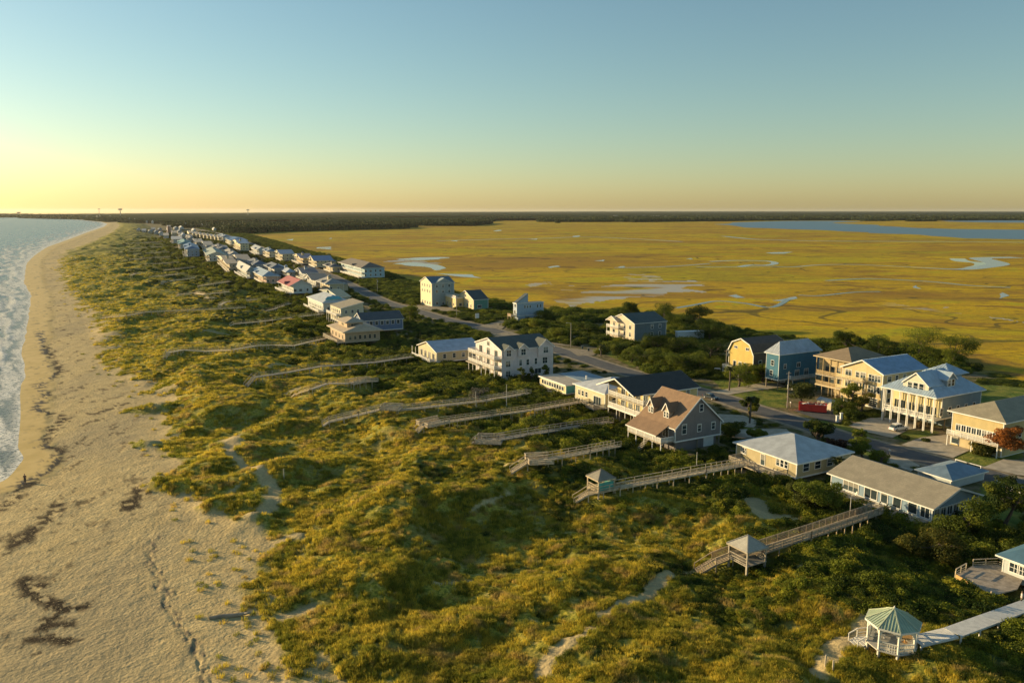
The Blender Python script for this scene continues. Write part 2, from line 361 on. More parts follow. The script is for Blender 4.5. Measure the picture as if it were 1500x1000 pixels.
def ground_mat():
    m, nt, b = mat('sandy_ground'); g = wpos(nt)
    n1 = noise(nt, .25, 4, .6, g); n2 = noise(nt, 2.2, 5, .7, g); n3 = noise(nt, .06, 3, .6, g)
    sand = mixc(nt, ramp(nt, n1, .3, .7), (.55, .415, .195), (.68, .525, .255))
    sand = mixc(nt, ramp(nt, n2, .35, .65, 0, .5), sand, (.32, .25, .13))
    sand = mixc(nt, ramp(nt, noise(nt, .045, 4, .6, wpos(nt, (1, .45, 1))), .45, .62, 0, .55), sand, (.33, .27, .165))
    sand = mixc(nt, attr(nt, 'foot'), sand, (.17, .14, .10))
    wet_sheen = mixc(nt, ramp(nt, n1, .3, .7), (.56, .39, .12), (.66, .47, .17))  # wet sand, the low sun's golden reflection put into its colour
    c = mixc(nt, attr(nt, 'wet'), sand, wet_sheen)
    wn = mth(nt, 'MULTIPLY', attr(nt, 'wrack'), ramp(nt, noise(nt, 3.5, 3, .6, g), .3, .42))
    c = mixc(nt, wn, c, (.035, .024, .014))
    gr = mixc(nt, ramp(nt, n1, .35, .65), (.30, .27, .04), (.48, .385, .055))
    gr = mixc(nt, ramp(nt, n2, .4, .62, 0, .8), gr, (.11, .135, .022))
    gr = mixc(nt, ramp(nt, n3, .5, .62, 0, .6), gr, (.24, .19, .06))
    c = mixc(nt, mth(nt, 'MULTIPLY', attr(nt, 'veg'), ramp(nt, noise(nt, 1.1, 3, .6, g), .25, .5, .55, 1)), c, gr)
    # shrub belt
    c = mixc(nt, attr(nt, 'shrub'), c, mixc(nt, ramp(nt, n2, .4, .6), (.04, .06, .012), (.12, .13, .03)))
    # built-up strip
    st = mixc(nt, ramp(nt, n1, .4, .6), (.10, .10, .035), (.24, .19, .11))
    c = mixc(nt, attr(nt, 'town'), c, st)
    lw = mixc(nt, ramp(nt, n1, .35, .65), (.10, .15, .028), (.23, .225, .045))
    c = mixc(nt, attr(nt, 'lawn'), c, lw)
    # marsh
    gm = wpos(nt, (.004, .009, .004)); ga = wpos(nt, (.02, .03, .02))
    a1 = noise(nt, 1, 5, .62, gm, .6); a2 = noise(nt, 1, 5, .65, ga, .8); a3 = noise(nt, .35, 4, .6, g)
    mc = mixc(nt, ramp(nt, a1, .38, .62), (.60, .385, .014), (.45, .28, .02))
    mc = mixc(nt, ramp(nt, a2, .50, .62, 0, .85), mc, (.28, .155, .03))
    mc = mixc(nt, ramp(nt, a2, .45, .32, 0, .85), mc, (.46, .42, .016))
    a4 = noise(nt, 1, 4, .6, wpos(nt, (.0022, .007, .004)), 1.2)
    mc = mixc(nt, ramp(nt, a4, .50, .60, 0, .5), mc, (.42, .39, .015)); mc = mixc(nt, ramp(nt, a4, .47, .38, 0, .7), mc, (.36, .20, .03))
    a5 = noise(nt, 1, 4, .7, wpos(nt, (.05, .16, .05)), .8)
    mc = mixc(nt, ramp(nt, a5, .52, .66, 0, .6), mc, (.17, .12, .03))
    mc = mixc(nt, ramp(nt, a3, .45, .7, 0, .45), mc, (.20, .17, .03))
    v = N(nt, 'ShaderNodeTexNoise', Scale=1.0, Detail=2, Distortion=1.6); nt.links.new(wpos(nt, (.005, .012, .01)), v.inputs['Vector'])
    ck = mth(nt, 'ABSOLUTE', mth(nt, 'SUBTRACT', v.outputs[0], .5))
    mc = mixc(nt, ramp(nt, ck, .010, .004, 0, .65), mc, (.05, .055, .025))
    v2 = N(nt, 'ShaderNodeTexNoise', Scale=1.0, Detail=3, Distortion=2.2); nt.links.new(wpos(nt, (.016, .034, .01)), v2.inputs['Vector'])
    ck2 = mth(nt, 'ABSOLUTE', mth(nt, 'SUBTRACT', v2.outputs[0], .5))
    mc = mixc(nt, mth(nt, 'MULTIPLY', ramp(nt, ck2, .014, .003), ramp(nt, a1, .45, .6, 0, .4)), mc, (.09, .085, .03))
    mc = mixc(nt, mth(nt, 'MULTIPLY', attr(nt, 'mud'), .85), mc, (.46, .46, .43))  # mud whitened to stand for the pale sky it reflects
    c = mixc(nt, attr(nt, 'marsh'), c, mc)
    nt.links.new(c, b.inputs['Base Color'])
    rr = nt.nodes.new('ShaderNodeMix'); nt.links.new(mth(nt, 'MAXIMUM', attr(nt, 'wet'), mth(nt, 'MULTIPLY', attr(nt, 'mud'), .9)), rr.inputs[0]); rr.inputs[2].default_value = .92; rr.inputs[3].default_value = .5
    nt.links.new(rr.outputs[0], b.inputs['Roughness']); b.inputs['Specular IOR Level'].default_value = .09
    vv = N(nt, 'ShaderNodeTexVoronoi', Scale=1.7); nt.links.new(g, vv.inputs['Vector'])
    bn = mth(nt, 'ADD', mth(nt, 'ADD', noise(nt, 2.6, 4, .65, g), mth(nt, 'MULTIPLY', vv.outputs['Distance'], .45)), mth(nt, 'MULTIPLY', a3, 2.5))
    dry = mth(nt, 'SUBTRACT', 1.0, mth(nt, 'MULTIPLY', attr(nt, 'wet'), .9))
    bump(nt, b, mth(nt, 'MULTIPLY', bn, dry), .9, .16)
    return m
GM = ground_mat()
marsh = sst(-3, 5, (X - LM(Y)) + (fbm(X / 8, Y / 8, 71, 3) - .5) * 12)
town = sst(.93, 1.0, q) * (1 - marsh)
shrubd = shrubness(X, Y, q) * (q < 1.02) * (X > LV(Y))
A = dict(veg=veg, wet=wet * (1 - veg), wrack=wrack * (1 - veg), foot=foot, shrub=shrubd * veg, town=town, lawn=lawn, marsh=marsh, mud=mud)
V = np.stack([X, Y, Z], -1)
for zi, nm in enumerate(('beach', 'dunes', 'ground', 'marsh')):
    # land to the far left ends at the far shore; the sea sheet carries on
    sel = Fq[zone == zi]
    cR = Rr[sel].mean(1); ca_ = np.degrees(np.arctan2(X[sel].mean(1), Y[sel].mean(1)))
    sel = sel[cR < np.interp(ca_, [-46, -32, -20, 0, 10], [9500, 9500, 13000, 22000, 32000])]
    u, inv = np.unique(sel, return_inverse=True)
    grid_obj(nm, V[u], inv.reshape(-1, 4), GM, {k: a[u] for k, a in A.items()})

# ================================================================= SEA
def sea_mat():
    m, nt, b = mat('sea_water'); g = wpos(nt); sh = attr(nt, 'shore')
    b.inputs['Specular IOR Level'].default_value = .09
    gs = wpos(nt, (.10, .045, .1))
    n1 = noise(nt, 1.0, 5, .62, gs, .4); n2 = noise(nt, .9, 4, .6, g); n3 = noise(nt, 3.5, 3, .6, g)
    fo = attr(nt, 'foam')
    lace = ramp(nt, mth(nt, 'ADD', mth(nt, 'MULTIPLY', n2, .5), mth(nt, 'MULTIPLY', n3, .5)), .43, .52)
    f = mth(nt, 'MULTIPLY', fo, mth(nt, 'ADD', mth(nt, 'MULTIPLY', lace, .85), .12))
    deep = mixc(nt, ramp(nt, n1, .35, .65), (.04, .066, .06), (.07, .10, .085))
    shal = mixc(nt, ramp(nt, sh, 30, 0), deep, (.10, .115, .09))
    c = mixc(nt, f, shal, (.95, .90, .78)); nt.links.new(c, b.inputs['Base Color'])
    rr = ramp(nt, f, 0, 1, .26, .8); nt.links.new(rr, b.inputs['Roughness'])
    bump(nt, b, mth(nt, 'ADD', n1, mth(nt, 'MULTIPLY', n2, .35)), .75, .5)
    return m
Xs, Ys, Fs = polar(-46, -8, 520, 26, 9400, 620)
Ys2 = Ys; sh = LW(Ys) - Xs
keep = (sh[Fs].max(1) > -14)
swell = lambda s, y: np.sin(s / 3.1 + 2.2 * np.sin(y / 31) + 1.5 * np.sin(y / 13 + 1))
amp = .32 * sst(5, 20, sh) * np.exp(-np.clip(sh - 40, 0, 1e9) / 200) + .12 * sst(10, 60, sh)
chop = (fbm(Xs / 6, Ys / 9, 200, 3) - .5)
Zs = SEA + .03 + amp * (swell(sh, Ys) * .6 + chop * 2.2)
w = swell(sh + 1.2 * chop, Ys)
foam = np.exp(-np.clip(sh, 0, 1e9) / 2.2) * .95
foam = np.maximum(foam, sst(.55, .98, w) * (1 - sst(26, 75, sh)) * sst(.36, .52, fbm(Xs / 6, Ys / 12, 210, 3)))
st = fbm(sh / 3.2 + 2 * fbm(Xs / 12, Ys / 12, 216, 2), Ys / 16, 215, 4)
foam = np.maximum(foam, (1 - sst(9, 26, sh)) * .9 * sst(.42, .58, st))
foam = np.maximum(foam, (1 - sst(34, 110, sh)) * .8 * sst(.60, .68, fbm(sh / 5 + 9, Ys / 26, 217, 3)))
for s0, wd, th in ((9, .9, .40), (19, 1.1, .44), (31, 1.1, .48), (47, 1.2, .52)):
    cl = s0 + 5 * (fbm(Ys / 30, Ys * 0 + s0, 230, 2) - .5) * 2
    br = np.exp(-((sh - cl) / (wd * np.clip(Ys / 180, 1, 3))) ** 2) * sst(th, th + .08, fbm(Ys / 14 + s0, sh / 20, 231, 3)) * (Ys < 1400)
    foam = np.maximum(foam, br); Zs = Zs + .28 * br
foam = np.maximum(foam, (1 - sst(0, .012, sh / np.maximum(Ys, 300)**1 )) * (Ys > 600) * .9)
foam = np.maximum(foam, sst(.70, .76, fbm(Xs / 10, Ys / 16, 220, 3)) * .5 * (1 - sst(80, 300, sh)))
u, inv = np.unique(Fs[keep], return_inverse=True)
grid_obj('sea', np.stack([Xs, Ys, Zs], -1)[u], inv.reshape(-1, 4), sea_mat(), dict(shore=np.clip(sh, 0, 200)[u], foam=np.clip(foam, 0, 1)[u]))

# ================================================================= MARSH WATER (creeks, ponds, lagoon): sheets just above the mud
def water_mat(name, col, rough=.08):
    m, nt, b = mat(name); g = wpos(nt, (.02, .05, .05)); n = noise(nt, 1, 4, .6, g)
    nt.links.new(mixc(nt, n, tuple(c * .8 for c in col), tuple(c * 1.15 for c in col)), b.inputs['Base Color']); b.inputs['Roughness'].default_value = rough
    b.inputs['Specular IOR Level'].default_value = .22; bump(nt, b, noise(nt, .8, 3, .6, wpos(nt)), .12, .1); return m
WB = water_mat('lagoon_water', (.06, .13, .19), .35); WP = water_mat('pond_water', (.30, .30, .26), .2)
def sheet(name, pts, z, m, jag=True, sub=3, kind='structure'):
    P = [at(*p, z) for p in pts]
    if jag:
        Q = []
        for i, (a, b_) in enumerate(zip(P, P[1:] + P[:1])):
            for k in range(sub):
                t = k / sub; x, y = a[0] + (b_[0] - a[0]) * t, a[1] + (b_[1] - a[1]) * t
                j = math.hypot(b_[0] - a[0], b_[1] - a[1]) * .07
                Q.append((x + random.uniform(-j, j), y + random.uniform(-j, j)))
        P = Q
    me = bpy.data.meshes.new(name); me.from_pydata([(x, y, z) for x, y in P], [], [tuple(range(len(P)))])
    import bmesh as _b
    bm = _b.new(); bm.from_mesh(me); _b.ops.triangulate(bm, faces=bm.faces); _b.ops.recalc_face_normals(bm, faces=bm.faces)
    for f in bm.faces:
        if f.normal.z < 0: f.normal_flip()
    bm.to_mesh(me); bm.free(); me.materials.append(m)
    return link(name, me, kind=kind)
def ribbon(name, pts, w, z, m, px=True, kind='structure', wf=None):
    P = [Vector(at(*p, z) if px else p) for p in pts]
    # Catmull-Rom smoothing
    Q = []
    for i in range(len(P) - 1):
        p0, p1, p2, p3 = P[max(i - 1, 0)], P[i], P[i + 1], P[min(i + 2, len(P) - 1)]
        for k in range(6):
            t = k / 6; Q.append(.5 * ((2 * p1) + (p2 - p0) * t + (2 * p0 - 5 * p1 + 4 * p2 - p3) * t * t + (3 * p1 - p0 - 3 * p2 + p3) * t ** 3))
    Q.append(P[-1]); V_ = []; F_ = []
    for i, p in enumerate(Q):
        d = (Q[min(i + 1, len(Q) - 1)] - Q[max(i - 1, 0)]).normalized(); n = Vector((-d.y, d.x))
        ww = w * (wf(i / len(Q)) if wf else 1) / 2
        V_ += [(p + n * ww).to_3d() + Vector((0, 0, z + i * 4e-4)), (p - n * ww).to_3d() + Vector((0, 0, z + i * 4e-4))]
        if i: F_.append((2 * i - 2, 2 * i - 1, 2 * i + 1, 2 * i))
    me = bpy.data.meshes.new(name); me.from_pydata(V_, [], F_); me.materials.append(m)
    for pl in me.polygons:
        if pl.normal.z < 0: pl.flip()
    return link(name, me, kind=kind)
zw = MARSH + .05
sheet('lagoon', [(1048,328.5),(1080,326),(1120,324.5),(1160,323.6),(1230,323.4),(1260,324.5),(1215,326.5),(1280,329.5),(1340,334),(1400,335.5),(1500,336.5),(1620,338),(1620,352),(1500,350.5),(1420,349),(1350,344),(1280,341.5),(1220,337.5),(1140,335),(1080,333)], zw, WB)
sheet('inlet', [(1380,323),(1440,322.3),(1560,322),(1560,327),(1460,326),(1400,325)], zw, WB)
sheet('pond', [(575,386),(600,384),(628,386),(652,393),(644,396),(620,391),(595,388.5)], zw, WP)
sheet('pond', [(580,380),(605,377.5),(640,376.5),(662,377),(640,380),(612,381.5)], zw, WP)
for P in ([(418,351),(432,350),(430,352.2)],[(462,362.5),(485,361.5),(486,363),(465,364)],[(468,364.5),(486,363.5),(486,365.5)],[(480,349.5),(486,348.5),(486,350)],[(722,337.8),(734,336.5),(738,338),(726,339)],
          [(660,352.5),(672,352),(668,353.6)],[(838,346),(848,344.8),(850,346.6),(840,347.2)],[(804,391),(818,388.8),(820,390.5),(806,392.5)],[(905,391),(915,389.6),(918,392),(908,392.6)],
          [(1004,379),(1014,378),(1015,380)],[(640,400),(690,402),(705,407),(690,406.5),(660,404)],[(1336,420),(1345,417),(1350,423),(1340,422)],[(1465,430),(1474,428),(1470,438)],[(775,350.5),(790,349.5),(788,351)],
          [(870,382),(885,380.5),(884,382.5)],[(1120,370),(1160,369),(1150,371.5),(1130,371.6)],[(1066,433),(1080,431),(1092,436),(1078,436)],[(1130,440),(1150,437),(1165,434),(1168,437),(1150,441.5)]):
    sheet('pond', P, zw, WP, sub=2)
WD = water_mat('creek_water', (.13, .13, .11), .2)
ribbon('creek', [(1490,377),(1448,377.5),(1436,378.5),(1444,381),(1462,386.5),(1440,391),(1415,394),(1390,394),(1350,392),(1310,390),(1250,387.5),(1200,388),(1160,391),(1120,390),(1060,391),(1020,391)], 13, zw, WP, wf=lambda t: 1.6 - 1.3 * sst(.2, .6, t))
ribbon('creek', [(1402,378.6),(1410,382.5),(1436,385),(1440,389),(1425,392.5)], 15, zw, water_mat('creek_blue', (.12,.17,.20)))
ribbon('creek', [(1040,383),(1080,381.5),(1125,382.5),(1135,386),(1120,388.5),(1100,388),(1082,391)], 7, zw, WP)
ribbon('creek', [(1060,346),(1100,350),(1140,351.5),(1200,353),(1300,353.5),(1400,354),(1500,355)], 14, zw, WD)
ribbon('creek', [(1210,411),(1270,408),(1320,410),(1370,413),(1420,418),(1480,421)], 4.5, zw, WD)
ribbon('creek', [(990,451),(1020,446),(1050,441),(1090,444),(1130,450),(1155,438)], 3.2, zw, WD)
ribbon('creek', [(640,353),(740,350),(800,349),(860,347),(950,351),(1000,354)], 9, zw, WD)
ribbon('creek', [(900,392),(960,391),(1000,389),(1040,386)], 5, zw, WD)
ribbon('creek', [(1290,427),(1250,428),(1200,433),(1170,432)], 3, zw, WD)

# ================================================================= ROAD, DRIVES
def asphalt():
    m, nt, b = mat('asphalt'); g = wpos(nt)
    c = mixc(nt, ramp(nt, noise(nt, .3, 4, .6, g), .35, .65), (.075, .077, .08), (.11, .11, .105))
    c = mixc(nt, ramp(nt, noise(nt, 6, 3, .6, g), .4, .7, 0, .4), c, (.055, .055, .055))
    v = N(nt, 'ShaderNodeTexVoronoi', Scale=.22, feature='DISTANCE_TO_EDGE'); nt.links.new(g, v.inputs['Vector'])
    c = mixc(nt, ramp(nt, v.outputs['Distance'], .012, .0, 0, .6), c, (.04, .04, .04))
    nt.links.new(c, b.inputs['Base Color']); b.inputs['Roughness'].default_value = .85; return m
RP = [(x, y) for x, y in [at(*p) for p in ROADPX]]
d0 = Vector(RP[0]) - Vector(RP[3]); d0.normalize(); RP = [tuple(Vector(RP[0]) + d0 * 90), tuple(Vector(RP[0]) + d0 * 40)] + RP
AS = asphalt()
SANDSH = paint((.30, .245, .16), .9, .25, 'concrete'); CON = paint((.45, .385, .28), .85, .16, 'concrete')
ribbon('road_shoulder', RP, 9.6, .035, SANDSH, px=False)
ribbon('road', RP, 6.7, .06, AS, px=False)
DRIVE_SPEC = (([(1040,573.5),(1066,578),(1100,572.5),(1152,566),(1139,561),(1118,560),(1085,566)], CON),
          ([(1162,601),(1197,613),(1232,620),(1236,601),(1205,592),(1185,596)], AS),
          ([(1243,623),(1270,612),(1293,611),(1350,619),(1351,625),(1331,629),(1307,641),(1273,633)], CON),
          ([(1320,651),(1350,640),(1392,636),(1432,642),(1440,650),(1396,670),(1355,661)], CON),
          ([(1052,606),(1089,608),(1112,617),(1104,626),(1050,620)], CON), ([(1046,630),(1100,628),(1152,628),(1158,634),(1079,643),(1050,640)], CON),
          ([(1294,668),(1330,672),(1348,682),(1334,690),(1300,678)], CON), ([(830,510),(880,513),(870,520),(846,521)], SANDSH),
          ([(640,456),(600,449),(610,446),(660,450),(690,461)], SANDSH), ([(1440,684),(1470,672),(1540,676),(1540,700),(1490,695)], CON),
          ([(700,478),(730,470),(748,470),(735,482)], SANDSH), ([(715,492),(760,500),(830,506),(850,508),(800,500),(740,486)], SANDSH))
DRIVES = [p for p, _ in DRIVE_SPEC]
for P, m in DRIVE_SPEC:
    sheet('driveway', P, .085, m, jag=False) if False else sheet('driveway', P, .085 + .006 * DRIVES.index(P), m, jag=False)
# ================================================================= VEGETATION
def leaf_mesh(name, centers, n, size, flat=1.0, m=None, up=.3, seed=1, aspect=1.0):
    """many small leaf quads spread through ellipsoids; centers = [(x,y,z,rx,ry,rz)]"""
    r = np.random.default_rng(seed); vols = np.array([c[3] * c[4] for c in centers]); vols = vols / vols.sum()
    V = []; 
    for c, f in zip(centers, vols):
        k = max(6, int(n * f)); d = r.normal(size=(k, 3)); d /= np.linalg.norm(d, axis=1)[:, None]
        rad = r.random(k) ** .33; rad = .45 + .6 * rad
        P = np.array(c[:3]) + d * rad[:, None] * np.array(c[3:6]); 
        nn = d + r.normal(size=(k, 3)) * .55 + np.array([0, 0, up]); nn /= np.linalg.norm(nn, axis=1)[:, None]
        a = np.cross(nn, r.normal(size=(k, 3))); a /= np.linalg.norm(a, axis=1)[:, None]; b = np.cross(nn, a)
        s = size * r.uniform(.6, 1.4, k)[:, None]
        for sa, sb in ((-1, -.6), (1, -.8), (.7, 1), (-.8, .8)): V.append((P + a * s * sa * aspect + b * s * sb)[:, None, :])
    # V is a list of groups of 4
    out = []
    for i in range(0, len(V), 4): out.append(np.concatenate(V[i:i + 4], 1).reshape(-1, 3))
    V = np.concatenate(out); V[:, 2] = np.maximum(V[:, 2], -.1)
    n4 = len(V) // 4; me = bpy.data.meshes.new(name); me.vertices.add(len(V)); me.vertices.foreach_set('co', V.astype(np.float32).ravel())
    me.loops.add(len(V)); me.loops.foreach_set('vertex_index', np.arange(len(V), dtype=np.int32))
    me.polygons.add(n4); me.polygons.foreach_set('loop_start', np.arange(0, len(V), 4, dtype=np.int32)); me.polygons.foreach_set('loop_total', np.full(n4, 4, np.int32))
    me.update(calc_edges=True)
    if m: me.materials.append(m)
    return me
def grass_mesh(name, blades, h, spread, w, m, seed):
    r = random.Random(seed); V = []; F_ = []
    for i in range(blades):
        a = r.uniform(0, 6.28); d = spread * r.random() ** .6; x, y = d * math.cos(a), d * math.sin(a)
        hh = h * r.uniform(.55, 1.15) * (1 - .35 * d / spread); la = r.uniform(0, 6.28) * .3 + a * .7; ln = hh * r.uniform(.2, .75)
        px, py = -math.sin(la) * w, math.cos(la) * w; o = len(V); mx, my = x + math.cos(la) * ln * .4, y + math.sin(la) * ln * .4
        V += [(x - px, y - py, -.1), (x + px, y + py, -.1), (mx + px * .8, my + py * .8, hh * .65), (mx - px * .8, my - py * .8, hh * .65), (x + math.cos(la) * ln, y + math.sin(la) * ln, hh)]
        F_ += [(o, o + 1, o + 2, o + 3), (o + 3, o + 2, o + 4)]
    me = bpy.data.meshes.new(name); me.from_pydata(V, [], F_); me.materials.append(m); return me
GOLD = foliage('dune_grass_blades', (.25, .27, .035), (.72, .56, .08), (.62, .45, .15), .11, .7, .5)
SHRB = foliage('shrub_leaves', (.045, .075, .014), (.23, .26, .028), (.38, .35, .03), .16, .6, .42)
DARK = foliage('thicket_leaves', (.05, .08, .016), (.17, .205, .028), (.24, .25, .03), .07, .6, .4)
WOOD = foliage('far_wood_leaves', (.045, .062, .024), (.080, .098, .036), None, .01, .8, .1)
BARK = paint((.13, .10, .075), .9, .3, 'concrete')
def variants(cname, meshes):
    c = bpy.data.collections.new(cname)
    for i, me in enumerate(meshes):
        o = bpy.data.objects.new('%s_%02d' % (cname, i), me); c.objects.link(o)
    return c
def scatter(name, P, S, coll, nvar, seed=0, sz=None, **kw):
    """one object of uncountable plants: points carrying instances of a few clump meshes"""
    P = np.asarray(P); n = len(P); r = np.random.default_rng(seed)
    me = bpy.data.meshes.new(name); me.vertices.add(n); me.vertices.foreach_set('co', P.astype(np.float32).ravel())
    S = np.asarray(S); S3 = np.stack([S, S, S if sz is None else sz], -1) * r.uniform(.85, 1.15, (n, 3))
    a = me.attributes.new('scl', 'FLOAT_VECTOR', 'POINT'); a.data.foreach_set('vector', S3.astype(np.float32).ravel())
    a = me.attributes.new('rot', 'FLOAT_VECTOR', 'POINT'); R3 = np.zeros((n, 3)); R3[:, 2] = r.uniform(0, 6.283, n); a.data.foreach_set('vector', R3.astype(np.float32).ravel())
    a = me.attributes.new('vi', 'INT', 'POINT'); a.data.foreach_set('value', r.integers(0, nvar, n).astype(np.int32))
    o = link(name, me, kind='stuff'); tag(o, **kw)
    g = bpy.data.node_groups.new(name, 'GeometryNodeTree')
    g.interface.new_socket('Geometry', in_out='INPUT', socket_type='NodeSocketGeometry'); g.interface.new_socket('Geometry', in_out='OUTPUT', socket_type='NodeSocketGeometry')
    gi, go = g.nodes.new('NodeGroupInput'), g.nodes.new('NodeGroupOutput')
    ip = g.nodes.new('GeometryNodeInstanceOnPoints'); ci = g.nodes.new('GeometryNodeCollectionInfo'); ci.inputs[0].default_value = coll
    ci.inputs['Separate Children'].default_value = True; ci.inputs['Reset Children'].default_value = True; ip.inputs['Pick Instance'].default_value = True
    def na_(nm, t):
        x = g.nodes.new('GeometryNodeInputNamedAttribute'); x.data_type = t; x.inputs['Name'].default_value = nm; return x.outputs[0]
    L = g.links.new
    L(gi.outputs[0], ip.inputs['Points']); L(ci.outputs[0], ip.inputs['Instance']); L(na_('vi', 'INT'), ip.inputs['Instance Index'])
    L(na_('scl', 'FLOAT_VECTOR'), ip.inputs['Scale']); L(na_('rot', 'FLOAT_VECTOR'), ip.inputs['Rotation']); L(ip.outputs[0], go.inputs[0])
    md = o.modifiers.new('plants', 'NODES'); md.node_group = g
    return o
def wedge(n, r0, r1, az0=-44, az1=42, pw=1.0):
    """random ground points, thinning out with distance (density ~ r^-(1+pw))"""
    u = rng.random(n)
    if abs(pw - 1) < 1e-6: r = r0 * (r1 / r0) ** u
    else: r = (r0 ** (1 - pw) + u * (r1 ** (1 - pw) - r0 ** (1 - pw))) ** (1 / (1 - pw))
    a = np.radians(rng.uniform(az0, az1, n)); return r * np.sin(a), r * np.cos(a), r
WALKS = []
HOUSE_RECTS = []   # footprints kept clear (filled by the builders, in world coordinates)
def clear_of(X, Y, pad=1.0):
    ok = np.ones(X.shape, bool)
    for a, b, w in WALKS: ok &= segdist(X, Y, [a, b]) > w * .5 + .25 + pad * .35
    for (ox, oy, rz, x0, x1, y0, y1) in HOUSE_RECTS:
        c, s = math.cos(-rz), math.sin(-rz); dx, dy = X - ox, Y - oy; lx, ly = dx * c - dy * s, dx * s + dy * c
        ok &= ~((lx > x0 - pad) & (lx < x1 + pad) & (ly > y0 - pad) & (ly < y1 + pad))
    return ok
def plant_everything():
    gm = [grass_mesh('grass_clump', 46, .62, .55, .032, GOLD, i) for i in range(5)]
    cg = variants('grass_clumps', gm)
    r = random.Random(5)
    def dome(seed, n, size, m, k=6, h=.7):
        q_ = random.Random(seed); cs = []
        for i in range(k):
            a = q_.uniform(0, 6.28); d = q_.uniform(0, .6); s = q_.uniform(.35, .6)
            cs.append((d * math.cos(a), d * math.sin(a), h * q_.uniform(.25, .6), s, s, s * .75))
        return leaf_mesh('shrub_clump', cs, n, size, m=m, seed=seed)
    cs_ = variants('shrub_clumps', [dome(i, 850, .046, SHRB) for i in range(5)])
    cd_ = variants('thicket_clumps', [dome(20 + i, 1200, .044, DARK, 9, .9) for i in range(5)])
    cf_ = variants('wood_clumps', [dome(40 + i, 110, .17, WOOD, 5, 1.0) for i in range(4)])
    # --- grass over the dunes
    X, Y, R = wedge(290000, 50, 1000, pw=1.0)
    veg, bare, q = masks(X, Y)
    shrubd = shrubness(X, Y, q)
    cov = .10 + .90 * sst(.36, .56, fbm(X / 2.2, Y / 2.2, 111, 3) + .12 * (R > 220))
    k = (X > LW(Y) + 8) & (q < 1.0) & (rng.random(len(X)) < np.maximum(veg, .03 * (X > LV(Y) - 9)) * cov * (1 - .75 * shrubd)) & ((veg > .3) | (bare < .2)) & clear_of(X, Y, .3)
    X, Y, R = X[k], Y[k], R[k]
    scatter('dune_grass', np.stack([X, Y, height(X, Y) - .03], -1), np.clip(.75 * (R / 80) ** .36, .6, 1.9), cg, 5, 1, sz=np.clip(.95 * (R / 80) ** .02, .7, 1.1) * (.6 + .9 * fbm(X / 5, Y / 5, 7, 3)), label='golden green dune grass covering the sand hills', cat='grass')
    # --- low shrubs between the grass and the houses
    X, Y, R = wedge(62000, 50, 1600, pw=1.0)
    veg, bare, q = masks(X, Y)
    sd_ = shrubness(X, Y, q)
    tall = sst(.45, .85, np.clip(q, 0, 1.1) + (fbm(X / 14, Y / 14, 131, 3) - .5) * .5)
    k = (q < 1.12) & (q > .06) & (rng.random(len(X)) < np.clip(sd_ * .98 + .06 * (R < 200) * sst(.12, .3, q), 0, 1) * (veg > .6) * np.where(q > 1, .5, 1)) & clear_of(X, Y, .8) & (np.abs(X - LR(Y)) > 9)
    X, Y, R, tall = X[k], Y[k], R[k], tall[k]
    S = (.55 + .75 * rng.random(len(X)) + .8 * tall * rng.random(len(X)) ** 2) * np.clip((R / 90) ** .4, .9, 2.4)
    scatter('dune_shrubs', np.stack([X, Y, height(X, Y) - .1], -1), S, cs_, 5, 2, sz=S * (.55 + .5 * tall), label='low dark green shrubs spreading over the back dunes', cat='shrubs')
    # --- dense thicket on the land side, by the road and along the marsh edge
    zones = [([(870,516),(905,500),(960,498),(1040,505),(1062,528),(1062,548),(1030,556),(985,552),(940,540),(900,528)], 5200, 2.6, 2.4),
             ([(755,456),(800,470),(893,480),(893,510),(850,508),(780,490),(720,474)], 3000, 2.2, 2.0),
             ([(700,452),(770,462),(735,472),(700,470),(640,455),(620,444),(665,446)], 1400, 1.8, 1.5),
             ([(800,456),(900,452),(1010,466),(1070,482),(1066,500),(990,492),(900,474),(810,470)], 3600, 3.0, 2.8),
             ([(1150,500),(1260,503),(1350,505),(1400,522),(1425,545),(1390,548),(1330,535),(1260,520),(1180,512)], 3600, 2.8, 2.8),
             ([(505,425),(560,440),(605,450),(620,442),(560,412),(500,405)], 1700, 1.8, 1.8),
             ([(640,470),(760,500),(800,512),(720,500),(620,492),(590,478)], 1800, 1.6, 1.4),
             ([(560,404),(615,420),(615,446),(560,428)], 1000, 2.0, 1.8),
             ([(360,352),(420,360),(500,378),(560,396),(616,420),(560,408),(480,388),(400,370)], 2600, 2.6, 2.4),
             ([(560,505),(620,500),(660,530),(690,560),(680,590),(600,560),(560,530)], 2600, 1.8, 1.6),
             ([(1050,545),(1090,548),(1150,565),(1110,560),(1075,570),(1040,556)], 900, 1.7, 1.7),
             ([(740,556),(790,552),(800,566),(790,590),(740,580)], 700, 1.5, 1.4),
             ([(1170,725),(1220,700),(1240,760),(1330,790),(1370,770),(1430,745),(1500,700),(1560,760),(1500,800),(1400,860),(1280,800),(1180,760)], 5200, 1.6, 1.7),
             ([(1230,905),(1180,850),(1120,850),(1120,820),(1200,790),(1300,770),(1390,830),(1430,900),(1380,915),(1300,880)], 5200, 1.15, 1.0),
             ([(1060,660),(1090,690),(1165,706),(1180,730),(1100,700),(1040,680)], 900, 1.2, 1.1),
             ([(1060,626),(1085,650),(1075,668),(1055,655)], 320, 1.5, 1.3),
             ([(1240,628),(1290,612),(1235,600),(1225,618)], 420, 1.1, 1.0),
             ([(1180,625),(1235,640),(1290,672),(1250,668),(1195,640)], 520, 1.3, 1.5),
             ([(1440,545),(1500,550),(1560,560),(1560,580),(1440,565)], 500, 2.2, .7)]
    PX, PS, PZ = [], [], []
